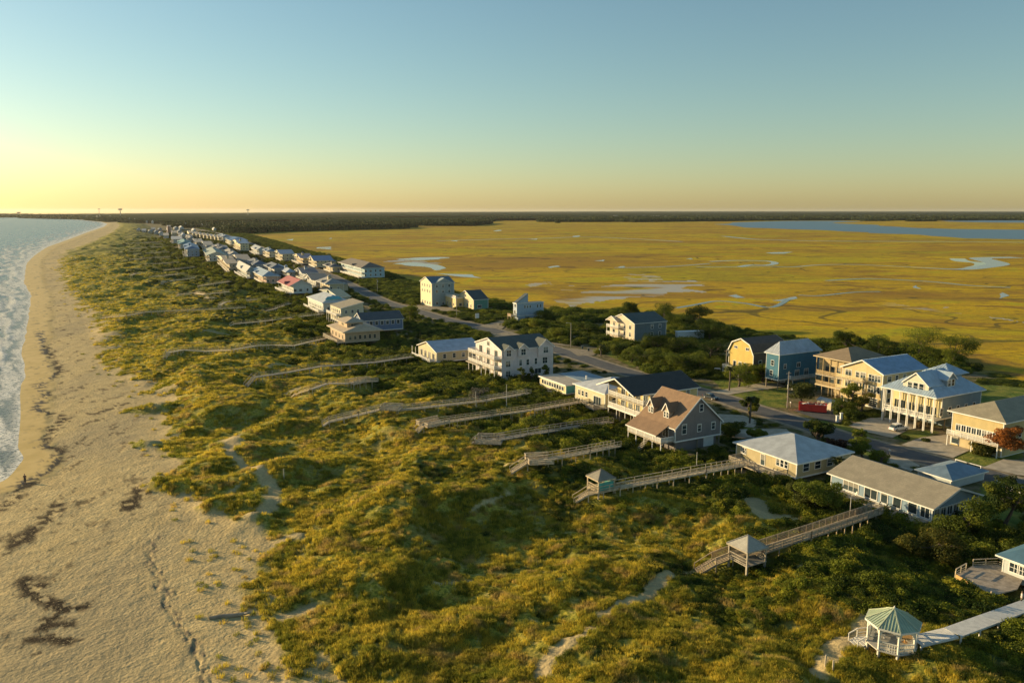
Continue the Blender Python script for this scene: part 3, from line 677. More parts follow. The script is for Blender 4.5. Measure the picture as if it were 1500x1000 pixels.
    for P, n, s, h_ in zones:
        W_ = [at(*p) for p in P]; xs = [p[0] for p in W_]; ys = [p[1] for p in W_]
        # thin out with distance: keep the area density sensible
        area = abs(sum(a[0] * b[1] - b[0] * a[1] for a, b in zip(W_, W_[1:] + W_[:1]))) / 2; n = int(min(n, area / (s * s) * 2.2))
        x = rng.uniform(min(xs), max(xs), n * 4); y = rng.uniform(min(ys), max(ys), n * 4)
        jx = (fbm(x / 6, y / 6, 3, 2) - .5) * 8
        k = poly_in(x + jx, y, W_) & clear_of(x, y, 1.5) & (np.abs(x - LR(y)) > 6.5) & (fbm(x / 7, y / 7, 301, 3) > .36); x, y = x[k][:n], y[k][:n]
        PX.append(np.stack([x, y, height(x, y) - .3], -1)); ss = s * rng.uniform(.5, 1.25, len(x)); PS.append(ss); PZ.append(ss * h_ / s * rng.uniform(.6, 1.2, len(x)) * (.6 + .8 * fbm(x / 12, y / 12, 307, 2)))
    # hedge-like belt along the marsh edge far away
    n = 13000; y = 300 * (2400 / 300) ** rng.random(n); xm_, xr_ = LM(y), LR(y); t = rng.random(n)
    x = xr_ + (xm_ - xr_) * t; k = (np.abs(x - xr_) > 7) & clear_of(x, y, 1.5) & (fbm(x / 14, y / 14, 311, 3) > .44 - .2 * (t > .8)); x, y = x[k], y[k]
    PX.append(np.stack([x, y, height(x, y) - .3], -1)); s = rng.uniform(1.6, 3.0, len(x)) * np.clip((y / 600) ** .35, .8, 1.6); PS.append(s); PZ.append(s * .8)
    # undergrowth between the oceanfront houses and the road
    n = 11000; y = 70 * (1900 / 70) ** rng.random(n); xh_, xr_ = LH(y), LR(y); x = xh_ + (xr_ - xh_) * rng.random(n)
    k = (np.abs(x - xr_) > 7) & clear_of(x, y, 1.5) & (fbm(x / 8, y / 8, 313, 3) > .50 - .13 * (y > 260)); x, y = x[k], y[k]
    PX.append(np.stack([x, y, height(x, y) - .3], -1)); s = rng.uniform(.7, 1.7, len(x)) * np.clip((y / 250) ** .4, .8, 1.8); PS.append(s); PZ.append(s * np.where(y > 260, 1.1, .7))
    # keep driveways and lawns clear
    P3, S_, Z_ = np.concatenate(PX), np.concatenate(PS), np.concatenate(PZ)
    k = np.ones(len(P3), bool)
    for Q in LAWN[:9] + DRIVES: k &= ~poly_in(P3[:, 0], P3[:, 1], [at(*p) for p in Q])
    scatter('thicket', P3[k], S_[k], cd_, 5, 3, sz=Z_[k], label='dense dark evergreen thicket behind and between the houses', cat='thicket')
    # --- the woods beyond the marsh: individual crowns cannot be told apart
    n = 52000; a = rng.uniform(-35, 37, n)
    edge = np.interp(a, [-35, -28, -24.5, -22.5, -18.5, -14.5, -8, -3.2, -1.5, 3, 11, 20, 24, 33, 38], [7600, 5000, 2150, 1800, 1850, 2050, 2250, 2450, 3150, 3250, 3650, 4300, 4500, 4700, 4900])
    edge = edge * (1 + .05 * (fbm(a * 2.2, a * 0, 401, 3) - .5))
    rr = edge * (1 + rng.random(n) ** 2.6 * .8)
    x, y = rr * np.sin(np.radians(a)), rr * np.cos(np.radians(a))
    s = rng.uniform(9, 16, n) * (rr / 2600) ** .7; hh = rng.uniform(9, 15, n) * (.8 + .4 * fbm(x / 300, y / 300, 402, 2))
    k = (x > LM(y) - 40) | (y > 2300); k &= fbm(x / 420, y / 420, 410, 3) > .33
    k &= ~(poly_in(x, y, [at(*p) for p in [(722,327),(790,327),(790,322.5),(722,322.5)]]))
    k &= (x > LH(y) + 60) | (y > 3200)
    x, y, s, hh = x[k], y[k], s[k], hh[k]
    # two wooded islets in the right-hand marsh
    for (p0, p1, yy, m_) in ((1262, 1303, 323.4, 90), (1330, 1370, 323.8, 80)):
        for i in range(m_):
            q_ = at(random.uniform(p0, p1), yy + random.uniform(-.4, .4)); x = np.append(x, q_[0]); y = np.append(y, q_[1]); s = np.append(s, random.uniform(10, 16)); hh = np.append(hh, random.uniform(8, 14))
    scatter('forest', np.stack([x, y, np.full(len(x), -1.)], -1), s, cf_, 4, 4, sz=hh, label='dark far-off woods lying along the horizon beyond the marsh', cat='forest')
    # the canopy behind the first rows, up to the horizon
    Xc, Yc, Fc = polar(-46, 46, 700, 2000, 31000, 150)
    ac = np.degrees(np.arctan2(Xc, Yc)); Rc = np.hypot(Xc, Yc)
    ed = np.interp(ac, [-46, -35, -28, -24.5, -22.5, -18.5, -14.5, -8, -3.2, -1.5, 3, 11, 20, 24, 33, 46], [9000, 8600, 7000, 2600, 2300, 2300, 2600, 2900, 3100, 3900, 4100, 4600, 5300, 5500, 5700, 6000])
    far = np.interp(ac, [-46, -32, -20, 0, 10], [9200, 9200, 13000, 22000, 31000])
    Zc = 8 + 5 * fbm(Xc / 90, Yc / 90, 420, 3) + 5 * (fbm(Xc / 700, Yc / 900, 421, 2) - .5)
    gap = (fbm(Xc / 900, Yc / 1500, 425, 3) > .30) | (Rc > 5600)
    Rf = Rc[Fc].mean(1); af = ac[Fc].mean(1)
    kf = (Rf > ed[Fc].mean(1)) & (Rf < far[Fc].mean(1)) & gap[Fc].all(1) & (Xc[Fc].mean(1) > LH(Yc[Fc].mean(1)) + 60)
    u, inv = np.unique(Fc[kf], return_inverse=True)
    m, nt, b = mat('far_canopy'); g = wpos(nt)
    nt.links.new(mixc(nt, ramp(nt, noise(nt, .006, 4, .6, g), .35, .65), (.022, .036, .016), (.04, .052, .022)), b.inputs['Base Color']); b.inputs['Roughness'].default_value = 1; b.inputs['Specular IOR Level'].default_value = 0
    bump(nt, b, noise(nt, .06, 4, .7, g), .35, 3.0)
    o = grid_obj('forest_canopy', np.stack([Xc, Yc, Zc], -1)[u], inv.reshape(-1, 4), m, kind='stuff'); tag(o, 'continuous tree canopy of the far woods reaching the horizon', 'forest')

# ----------------------------------------------------------------- single trees
def tree(px, py, h, r, m, label, cat='tree', name='tree', group=None, seed=0, n=2600, leaf=.13, trunk=.35, sparse=0.0, pos=None, low=.3, trunkcol=None):
    x, y, z = (atg(px, py) if pos is None else (*pos, hz(*pos))); q_ = random.Random(seed + int(px * 7 + py))
    o = empty(name, (x, y, z - .1), q_.uniform(0, 6)); tag(o, label, cat, group)
    tb = MB(); cs = []
    top = h * q_.uniform(.5, .6); bend = [(0, 0, 0)]
    for i in range(1, 5): bend.append((bend[-1][0] + q_.uniform(-.06, .06) * h, bend[-1][1] + q_.uniform(-.06, .06) * h, top * i / 4))
    tb.tube(bend, [trunk * (1 - .17 * i) for i in range(5)], 8)
    for i in range(9):
        a = q_.uniform(0, 6.28) + i * 2.4; st = Vector(bend[q_.randint(2, 4)]); rr = r * q_.uniform(.35, .8); zz = h * q_.uniform(low + .15, .88)
        e = Vector((rr * math.cos(a), rr * math.sin(a), zz)); mid = (st + e) / 2 + Vector((0, 0, -h * .04))
        tb.tube([st, mid, e], [trunk * .42, trunk * .28, trunk * .1], 6)
        k = r * q_.uniform(.28, .46); cs.append((e.x, e.y, e.z, k, k, k * .7))
        for j in range(2):
            b_ = q_.uniform(0, 6.28); e2 = e + Vector((math.cos(b_) * k * .9, math.sin(b_) * k * .9, q_.uniform(-.1, .25) * h * .5)); tb.tube([mid, e2], [trunk * .2, trunk * .06], 5)
            k2 = k * q_.uniform(.5, .8); cs.append((e2.x, e2.y, e2.z, k2, k2, k2 * .7))
    cs.append((0, 0, h * .82, r * .4, r * .4, h * .15))
    tb.build('trunk', trunkcol or BARK, o)
    me = leaf_mesh('crown', cs, int(n * 1.7), leaf * .74, m=m, seed=seed + 3)
    link('crown', me, o); return o
def palm(px, py, h, label, seed=0, pos=None):
    x, y, z = (atg(px, py) if pos is None else (*pos, 0)); q_ = random.Random(seed)
    o = empty('palm_tree', (x, y, z - .05)); tag(o, label, 'palm tree')
    t = MB(); t.tube([(0, 0, 0), (.1, 0, h * .5), (.05, .05, h)], [.24, .19, .2], 9); t.build('trunk', BARK, o)
    m = foliage('palm_frond', (.05, .065, .02), (.13, .13, .04), None, .5, .5, .2)
    f = MB()
    for i in range(34):
        a = i * 2.399; el = q_.uniform(-.5, 1.1); L_ = q_.uniform(1.1, 1.7); p = Vector((.05, .05, h)); d = Vector((math.cos(a) * math.cos(el), math.sin(a) * math.cos(el), math.sin(el)))
        sd_ = Vector((-math.sin(a), math.cos(a), 0)); pts = []
        for k in range(6):
            pts.append(p.copy()); p = p + d * (L_ / 5); d = (d + Vector((0, 0, -.28))).normalized()
        for k in range(5):
            w0, w1 = (.10 + .28 * math.sin(math.pi * k / 5)), (.10 + .28 * math.sin(math.pi * (k + 1) / 5)) if k < 4 else .03
            for s_ in (-1, 1):
                f.add([pts[k], pts[k] + sd_ * s_ * w0 - Vector((0, 0, .12)), pts[k + 1] + sd_ * s_ * w1 - Vector((0, 0, .12)), pts[k + 1]], [(0, 1, 2, 3)])
    f.build('crown', m, o); return o
def bush(px, py, r, h, m, label, seed=0, n=900, name='shrub', cat='shrub', group=None, leaf=.1, pos=None):
    x, y, z = (atg(px, py) if pos is None else (*pos, hz(*pos))); q_ = random.Random(seed + int(px))
    o = empty(name, (x, y, z - .1)); tag(o, label, cat, group); cs = []
    tb = MB()
    for i in range(8):
        a = q_.uniform(0, 6.28); d = q_.uniform(0, .6) * r; s = r * q_.uniform(.35, .55); zc = h * q_.uniform(.35, .65)
        cs.append((d * math.cos(a), d * math.sin(a), zc, s, s, h * .4)); tb.tube([(0, 0, 0), (d * math.cos(a) * .8, d * math.sin(a) * .8, zc)], [.06, .03], 5)
    tb.build('stem', BARK, o); link('foliage', leaf_mesh('foliage', cs, n, leaf, m=m, seed=seed), o); return o
# ================================================================= HOUSES
WHITE = (.78, .76, .70)
_WM = {}
def win_mesh(w, h, cols, rows, fm):
    k = (round(w, 2), round(h, 2), cols, rows, fm.name)
    if k in _WM: return _WM[k]
    t = .11; a = MB()
    a.box((-w/2 - t, -.07, -t), (-w/2, -.003, h + t)); a.box((w/2, -.07, -t), (w/2 + t, -.003, h + t))
    a.box((-w/2, -.07, h), (w/2, -.003, h + t)); a.box((-w/2, -.09, -t), (w/2, -.003, 0))
    for i in range(1, cols): a.box((-w/2 + w*i/cols - .035, -.06, 0), (-w/2 + w*i/cols + .035, -.003, h))
    for i in range(1, rows): a.box((-w/2, -.055, h*i/rows - .03), (w/2, -.003, h*i/rows + .03))
    g = MB(); g.box((-w/2, -.03, 0), (w/2, -.002, h))
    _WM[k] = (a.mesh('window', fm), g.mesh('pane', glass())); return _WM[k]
class House: pass
FACE = {'c': 0.0, 'o': -math.pi/2, 'i': math.pi/2, 'f': math.pi}
def win(H, face, u, z, w=1.0, h=1.4, cols=1, rows=2, d=0.0, fm=None, name='window', parent=None, off=(0, 0)):
    fm = fm or H.trim; me, gm = win_mesh(w, h, cols, rows, fm)
    loc = {'c': (u, -d, z), 'o': (-d + getattr(H, 'porch', 0), u, z), 'i': (H.W + d, u, z), 'f': (u, H.L + d, z)}[face]
    o = link(name, me, parent or H.root, (loc[0] + off[0], loc[1] + off[1], loc[2]), FACE[face])
    if H.detail: link('pane', gm, o)
    else:
        if len(me.materials) < 2: pass
        link('pane', gm, o)
    return o
def gallery(H, levels, n=5, solid=False, m=None, pw=.065, ground=-.2):
    """posts and rails along an open, recessed seaward porch"""
    m = m or H.trim; pm = MB(); pm.box((-pw, -pw, ground), (pw, pw, H.e - .13)); me = pm.mesh('post', m)
    for i in range(n + 1): link('post', me, H.root, (.12, .12 + (H.L - .24) * i / n, 0))
    for k, z in enumerate(levels):
        if abs(z - H.f) > .1: D = MB(); D.box((.0, .0, z - .3), (H.porch - .004, H.L, z)); D.build('deck', [H.deckm], H.root)
        R = MB(); railing(R, [(H.porch, .12), (.12, .12), (.12, H.L - .12), (H.porch, H.L - .12)], z + .05, 1.0, 2.0, solid); R.build('railing', m, H.root)
def wrow(H, face, z, n, w=1.0, h=1.4, a=None, b=None, cols=1, rows=2, **k):
    S = H.W if face in 'ci' and face == 'c' or face == 'f' else H.L
    a = 1.0 if a is None else a; b = S - 1.0 if b is None else b
    for i in range(n): win(H, face, a + (b - a) * (i + .5) / n, z, w, h, cols, rows, **k)
def solve_house(xc, yb, xl, xr, az, ye, z0=0.0):
    P = at(xc, yb, z0); n = (math.cos(-az), math.sin(-az)); r = (math.sin(az), math.cos(az))
    n = (math.cos(az), -math.sin(az))
    e = bis(lambda z: proj(P[0], P[1], z)[1] - ye, z0, z0 + 40)
    L = bis(lambda t: proj(P[0] + r[0]*t, P[1] + r[1]*t, e)[0] - xl, .5, 120)
    W = bis(lambda t: proj(P[0] + n[0]*t, P[1] + n[1]*t, e)[0] - xr, .5, 90)
    return P, W, L, e
def roof_gable(R, W, L, e, rise, axis, ov, th, m=0, x0=0, y0=0):
    """two slabs; axis = direction of the ridge"""
    if axis == 'x': A, Bw = W, L
    else: A, Bw = L, W
    k = rise / (Bw / 2); dz = ov * k
    def P(a, b, z): return (x0 + a, y0 + b, z) if axis == 'x' else (x0 + b, y0 + a, z)
    for s in (0, 1):
        b_e = -ov if s == 0 else Bw + ov
        poly = [P(-ov, b_e, e - dz), P(A + ov, b_e, e - dz), P(A + ov, Bw/2, e + rise), P(-ov, Bw/2, e + rise)]
        R.prism(poly, (0, 0, th), m)
def ribs_on(R, p0, p1, q0, q1, n, m=0, w=.05, up=.05):
    p0, p1, q0, q1 = map(Vector, (p0, p1, q0, q1)); u = Vector((0, 0, up * .5))
    for i in range(n + 1):
        t = i / n; R.bar(p0.lerp(p1, t) + u, q0.lerp(q1, t) + u, w, up, m)
def roof_hip(R, W, L, e, rise, ov, th, m=0, inset=None, x0=0, y0=0, ribs=0):
    a, b, c, d = (x0 - ov, y0 - ov), (x0 + W + ov, y0 - ov), (x0 + W + ov, y0 + L + ov), (x0 - ov, y0 + L + ov)
    w_, l_ = W + 2*ov, L + 2*ov
    if w_ >= l_:
        ins = l_/2 if inset is None else inset; r0 = (x0 - ov + ins, y0 + L/2); r1 = (x0 + W + ov - ins, y0 + L/2)
    else:
        ins = w_/2 if inset is None else inset; r0 = (x0 + W/2, y0 - ov + ins); r1 = (x0 + W/2, y0 + L + ov - ins)
    z = e; t = e + th; tp = e + th + rise
    V = [(*a, z), (*b, z), (*c, z), (*d, z), (*a, t), (*b, t), (*c, t), (*d, t), (*r0, tp), (*r1, tp)]
    Fs = [(0,3,2,1), (0,1,5,4), (1,2,6,5), (2,3,7,6), (3,0,4,7)]
    if w_ >= l_: Fs += [(4,5,9,8), (5,6,9), (6,7,8,9), (7,4,8)]
    else: Fs += [(4,5,8), (5,6,9,8), (6,7,9), (7,4,8,9)]
    R.add(V, Fs, m)
    if ribs:
        A, B, C_, D, r0, r1 = (*a, t), (*b, t), (*c, t), (*d, t), (*r0, tp), (*r1, tp)
        def fan(p, q, s0, s1):
            p, q, s0, s1 = map(Vector, (p, q, s0, s1)); n = int((q - p).length / ribs); dirv = (q - p).normalized()
            a0 = (s0 - p).dot(dirv); a1 = (s1 - p).dot(dirv); top0 = s0 - dirv * 0; perp0 = s0 - (p + dirv * a0)
            for i in range(1, n):
                d_ = (q - p).length * i / n
                f = min(1, d_ / max(a0, .01)) if d_ < a0 else (min(1, ((q - p).length - d_) / max((q - p).length - a1, .01)) if d_ > a1 else 1)
                st = p + dirv * d_; R.bar(st + Vector((0,0,.03)), st + perp0 * f + Vector((0,0,.03)), .05, .06, m)
        if w_ >= l_: fan(A, B, r0, r1); fan(C_, D, r1, r0); fan(B, C_, r1, r1); fan(D, A, r0, r0)
        else: fan(A, B, r0, r0); fan(B, C_, r0, r1); fan(C_, D, r1, r1); fan(D, A, r1, r0)
    return r0, r1
def walls(M_, W, L, f, e, m=0, x0=0, y0=0): M_.box((x0, y0, f), (x0 + W, y0 + L, e), m)
def gable_tri(M_, W, L, e, rise, axis, m=0, x0=0, y0=0):
    if axis == 'x': M_.prism([(x0, y0, e), (x0, y0 + L, e), (x0, y0 + L/2, e + rise - .02)], (W, 0, 0), m)
    else: M_.prism([(x0, y0, e), (x0 + W, y0, e), (x0 + W/2, y0, e + rise - .02)], (0, L, 0), m)
def railing(M_, pts, z, h=1.0, post=1.8, solid=False, m=0, top=.09, tw=.14):
    """top rail, bottom rail, posts and balusters along a polyline of (x, y)"""
    for a, b in zip(pts[:-1], pts[1:]):
        za, zb = (z, z) if not isinstance(z, (list, tuple)) else z
        A, B = Vector((*a[:2], a[2] if len(a) > 2 else z)), Vector((*b[:2], b[2] if len(b) > 2 else z)); Ln = (B - A).length; n = max(1, int(round(Ln / post)))
        up = Vector((0, 0, h)); M_.bar(A + up, B + up, tw, top, m)
        if solid:
            for k in range(4): M_.bar(A + Vector((0,0,.16 + k*.22)), B + Vector((0,0,.16 + k*.22)), .03, .11, m)
        else:
            M_.bar(A + Vector((0, 0, h * .5)), B + Vector((0, 0, h * .5)), .05, .08, m); M_.bar(A + Vector((0,0,.15)), B + Vector((0,0,.15)), .05, .08, m)
        for i in range(n + 1): p = A.lerp(B, i / n); M_.bar(p - Vector((0, 0, .1)), p + up, .1, .1, m)
def deck(H, x0, x1, y0, y1, z, rails='osc', posts=True, solid=True, roofz=None, m=None, th=.25, fascia=None, ground=-.2, step=3.2):
    m = m or H.trim; D = MB(); D.box((x0, y0, z - th), (x1, y1, z))
    D.build('deck', [H.deckm], H.root)
    R = MB()
    seg = {'o': [(x0, y0), (x0, y1)], 'c': [(x0, y0), (x1, y0)], 'f': [(x0, y1), (x1, y1)], 'i': [(x1, y0), (x1, y1)]}
    for k in rails:
        if k in seg:
            p, q_ = seg[k]; railing(R, [p, q_], z, 1.0, 1.6, solid)
    if R.v: R.build('railing', m, H.root)
    if posts:
        zt = z - th if roofz is None else roofz; n = max(1, int(round((y1 - y0) / step)))
        pm = MB(); pm.box((-.08, -.08, ground), (.08, .08, zt - .004)); me = pm.mesh('post', m)
        if 'o' in posts if isinstance(posts, str) else True:
            for i in range(n + 1): link('post', me, H.root, (x0 + .13, y0 + .13 + (y1 - y0 - .26) * i / n, 0))
        if isinstance(posts, str) and 'c' in posts:
            n = max(1, int(round((x1 - x0) / step)))
            for i in range(1, n + 1): link('post', me, H.root, (x0 + .13 + (x1 - x0 - .26) * i / n, y0 + .13, 0))
HL = []
def house(label, xc, yb, xl, xr, ye, f=0.0, roof='gable', axis='x', rise=2.5, wall=WHITE, roofc=(.25,.25,.24), rk='shingle', trim=WHITE, ov=.5,
          name='beach_house', cat='house', detail=True, az=None, wk='siding', th=.18, deckc=(.42,.36,.27), inset=None, group=None, ribs=0, pil=True, z0=0.0, WL=None, floors=None, under=None, porch=0, trim2=None):
    H = House(); P0 = at(xc, yb, z0); az = azr(P0[1]) if az is None else math.radians(az)
    P, W, L, e = solve_house(xc, yb, xl, xr, az, ye, z0)
    if WL: W = WL[0] or W; L = WL[1] or L
    H.W, H.L, H.e, H.f, H.rise, H.az, H.P = W, L, e - z0, f, rise, az, P
    H.detail = detail; H.axis = axis; e = H.e
    H.root = empty(name, (P[0], P[1], z0), -az); tag(H.root, label, cat, group)
    H.trim = paint(trim, .55, .06); H.deckm = paint(deckc, .8, .2, 'wood'); H.wallm = paint(wall, .65, .07, wk)
    H.roofm = paint(roofc, .5 if rk == 'metalroof' else .85, .12, rk)
    HOUSE_RECTS.append((P[0], P[1], -az, 0, W, 0, L))
    M_ = MB(); H.porch = porch; walls(M_, W - porch, L, f, e, 0, porch)
    if porch: M_.box((0, 0, f - .0), (porch - .003, L, f + .06), 1); M_.box((.04, .06, e - .28), (porch, L - .06, e - .12), 1)
    if roof == 'gable': gable_tri(M_, W, L, e, rise, axis)
    if roof == 'gambrel':
        M_.prism([(0, 0, e), (0, L * .14, e + rise * .62), (0, L/2, e + rise), (0, L * .86, e + rise * .62), (0, L, e)], (W, 0, 0))
    if roof == 'shed': M_.prism([(0, 0, e), (W, 0, e), (W, 0, e + rise)], (0, L, 0))
    M_.box((-.05, -.05, f - .3), (W + .05, L + .05, f), 1)   # band board at floor level
    for zf in (floors or []): M_.box((-.03, -.03, zf - .12), (W + .03, L + .03, zf + .08), 1)
    t = .14
    for x_, y_ in ((porch,0),(W,0),(porch,L),(W,L)):
        M_.box((x_ - (t if x_ == porch else -.0) * .25 - (0 if x_ == porch else t), y_ - (.03 if y_ == 0 else t - .03), f + .004), (x_ + (t if x_ == porch else .035), y_ + (t if y_ == 0 else .03), e - .004), 1)
    M_.build('wall', [H.wallm, H.trim], H.root)
    R = MB()
    if roof == 'gable':
        roof_gable(R, W, L, e, rise, axis, ov, th)
        # white barge and eave boards
        A_, B_ = (W, L) if axis == 'x' else (L, W); k = rise / (B_/2)
        for a_ in (-ov - .02, A_ + ov + .02):
            for s in (0, 1):
                be = -ov if s == 0 else B_ + ov
                p = (a_, be, e - ov*k + .02); q_ = (a_, B_/2, e + rise + .02)
                if axis == 'y': p, q_ = (p[1], p[0], p[2]), (q_[1], q_[0], q_[2])
                R.bar(p, q_, .05, .26, 1)
        for s in (-ov - .03, B_ + ov + .03):
            p, q_ = (-ov, s, e - ov*k + .06), (A_ + ov, s, e - ov*k + .06)
            if axis == 'y': p, q_ = (p[1], p[0], p[2]), (q_[1], q_[0], q_[2])
            R.bar(p, q_, .05, .2, 1)
        if ribs:
            for s in (0, 1):
                be = -ov if s == 0 else B_ + ov; zz = th + .01
                c_ = [(-ov, be, e - ov*k + zz), (A_ + ov, be, e - ov*k + zz), (-ov, B_/2, e + rise + zz), (A_ + ov, B_/2, e + rise + zz)]
                if axis == 'y': c_ = [(p[1], p[0], p[2]) for p in c_]
                ribs_on(R, *c_, int(A_ / ribs))
    elif roof == 'hip':
        roof_hip(R, W, L, e, rise, ov, th, 0, inset, ribs=ribs)
        for p, q_ in (((-ov, -ov), (W+ov, -ov)), ((W+ov, -ov), (W+ov, L+ov)), ((W+ov, L+ov), (-ov, L+ov)), ((-ov, L+ov), (-ov, -ov))):
            R.bar((*p, e + .05), (*q_, e + .05), .06, .22, 1)
    elif roof == 'gambrel':
        pr = [(-ov*.5, e - .5), (L * .14, e + rise * .62), (L/2, e + rise), (L * .86, e + rise * .62), (L + ov*.5, e - .5)]
        for (a_, za), (b_, zb) in zip(pr[:-1], pr[1:]):
            R.prism([(-ov, a_, za), (W + ov, a_, za), (W + ov, b_, zb), (-ov, b_, zb)], (0, 0, th))
            R.bar((-ov - .03, a_, za + .02), (-ov - .03, b_, zb + .02), .06, .3, 1); R.bar((W + ov + .03, a_, za + .02), (W + ov + .03, b_, zb + .02), .06, .3, 1)
    elif roof == 'flat':
        R.box((-ov, -ov, e + .003), (W + ov, L + ov, e + .3)); 
        R.bar((-ov - .03, -ov - .03, e + .17), (W + ov, -ov - .03, e + .17), .06, .34, 1); R.bar((-ov - .03, -ov, e + .17), (-ov - .03, L + ov, e + .17), .06, .34, 1)
    elif roof == 'shed':
        R.prism([(-ov, -ov, e - ov * rise / W), (W + ov, -ov, e + rise * (1 + ov / W)), (W + ov, L + ov, e + rise * (1 + ov / W)), (-ov, L + ov, e - ov * rise / W)], (0, 0, th))
        R.bar((-ov, -ov - .03, e), (W + ov, -ov - .03, e + rise), .06, .26, 1)
    H.roof = R.build('roof', [H.roofm, H.trim], H.root)
    if pil and f > 1.6:
        pm = MB(); pm.box((-.11, -.11, -.3), (.11, .11, f - .3)); me = pm.mesh('piling', paint((.24, .20, .14), .8, .15, 'plain'))
        nx, ny = max(2, int(W / 4.2) + 1), max(2, int(L / 4.2) + 1)
        if not detail: nx, ny = 2, 3
        for i in range(nx):
            for j in range(ny): link('piling', me, H.root, (.2 + (W - .4) * i / (nx - 1), .2 + (L - .4) * j / (ny - 1), 0))
        if under:   # enclosed ground-floor store behind the pilings
            U = MB(); U.box((W * under[0], L * under[1], -.1), (W * under[2], L * under[3], f - .31)); U.build('ground_store', H.wallm, H.root)
    HL.append(H); return H
def fill(H, faces='ocif', wz=None, w=1.0, h=1.4, sp=3.2, seed=0, cols=1, margin=1.0):
    """windows spaced along each storey"""
    q_ = random.Random(seed)
    if wz is None:
        wz = []; z = H.f + .9
        while z + 1.5 < H.e + .1: wz.append(z); z += 2.9
    for face in faces:
        S = H.W if face in 'cf' else H.L; n = max(1, int((S - 2 * margin + sp * .5) / sp))
        for z in wz:
            for i in range(n):
                u = margin + (S - 2 * margin) * (i + .5) / n + q_.uniform(-.25, .25)
                win(H, face, u, z, w * q_.choice([1, 1, 1.5]), h, cols, 2)
def dormer(H, face, u, z, w, h, rise, dep, d=0.0, wallm=None, off=0.0, nw=1, ww=.7, wh=1.1):
    """gabled dormer standing on the roof; face 'o' looks to the sea, 'c' to the near end; off = distance behind that wall"""
    M_ = MB(); T = []
    # local: x across, y into the roof
    M_.prism([(-w/2, 0, 0), (w/2, 0, 0), (w/2, 0, h), (0, 0, h + rise), (-w/2, 0, h)], (0, dep, 0), 0)
    ov = .25; k = rise / (w/2)
    for s in (-1, 1):
        M_.prism([(s * (w/2 + ov), -ov, h - ov*k), (s * (w/2 + ov), dep, h - ov*k), (0, dep, h + rise), (0, -ov, h + rise)], (0, 0, .13), 1)
        M_.bar((s * (w/2 + ov), -ov - .03, h - ov*k + .03), (0, -ov - .03, h + rise + .03), .05, .2, 2)
    loc = {'c': (u, off - d, z), 'o': (off - d, u, z)}[face]
    o = M_.build('dormer', [wallm or H.wallm, H.roofm, H.trim], H.root, loc, FACE[face])
    if face == 'o': pass
    for i in range(nw):
        me, gm = win_mesh(ww, wh, 1, 2, H.trim); a = (i - (nw - 1) / 2) * (ww + .35)
        wi = MB()
        ob = link('window', me, o, (a, 0, h * .5 - wh * .42)); 
        p = link('pane', gm, ob)
    return o
# ----------------------------------------------------------------- the oceanfront row, near to far
TAN = (.42, .36, .25)
# long tan-roofed house
H = house('long low house with tan shingle roof and blue siding, nearest of the seafront row', 1364, 771, 1218, 1434, 743, f=.9, axis='y', rise=2.1, wall=(.24,.34,.42), roofc=(.33,.29,.21), ov=.55, pil=False)
for u, w_, h_, c in ((1.2,1.5,1.9,2),(3.4,1.5,1.9,1),(6.2,1.4,1.9,1),(8.6,1.2,1.9,1),(11.2,2.4,1.9,2),(15.2,3.0,1.9,3),(19.8,1.0,1.2,1),(25,2.0,1.5,3)):
    if u < H.L - 1: win(H, 'o', u, 1.15 if h_ > 1.5 else 1.6, w_, min(h_, H.e - 1.4), c, 1)
wrow(H, 'c', 1.3, 7, 1.25, H.e - 1.8, cols=2, rows=1, a=.3, b=H.W - .3); wrow(H, 'i', 1.5, 6, 1.0, 1.2); wrow(H, 'f', 1.5, 3, 1.0, 1.2)
deck(H, -2.6, -.06, .3, H.L - 1.0, .82, rails='', posts=False); S_ = MB(); S_.box((-2.7, .2, -.4), (-.1, H.L - 1, .56)); S_.build('deck_skirt', H.deckm, H.root)
HO1 = H
H = house('small blue roofed garage wing behind the long tan roofed house', 1392, 716, 1345, 1442, 703, f=0, roof='hip', rise=1.3, wall=(.5,.55,.56), roofc=(.20,.28,.34), rk='metalroof', pil=False, name='garage', cat='garage')
wrow(H, 'i', .2, 2, 2.6, 2.2, cols=1, rows=4)
# yellow house under a pale hipped roof
H = house('cream walled single storey house under a pale metal hipped roof beside a wooden deck', 1166, 706, 1079, 1246, 679, f=.9, roof='hip', rise=2.7, wall=(.52,.43,.24), roofc=(.50,.52,.52), rk='metalroof', ov=.55, pil=False)
wrow(H, 'o', 2.0, 3, .75, 1.3, a=2.0, b=5.0); win(H, 'o', 8.3, 1.0, 1.0, 2.1, 1, 1, name='door'); win(H, 'o', 13.6, 2.0, .8, 1.3); win(H, 'o', H.L - 2.2, 1.9, .9, 1.2)
fill(H, 'cif', seed=3)
deck(H, -3.4, -.06, 2.2, H.L - 1.5, .85, rails='ocf', posts=True, solid=True, m=H.deckm, ground=-.6)
HO2 = H
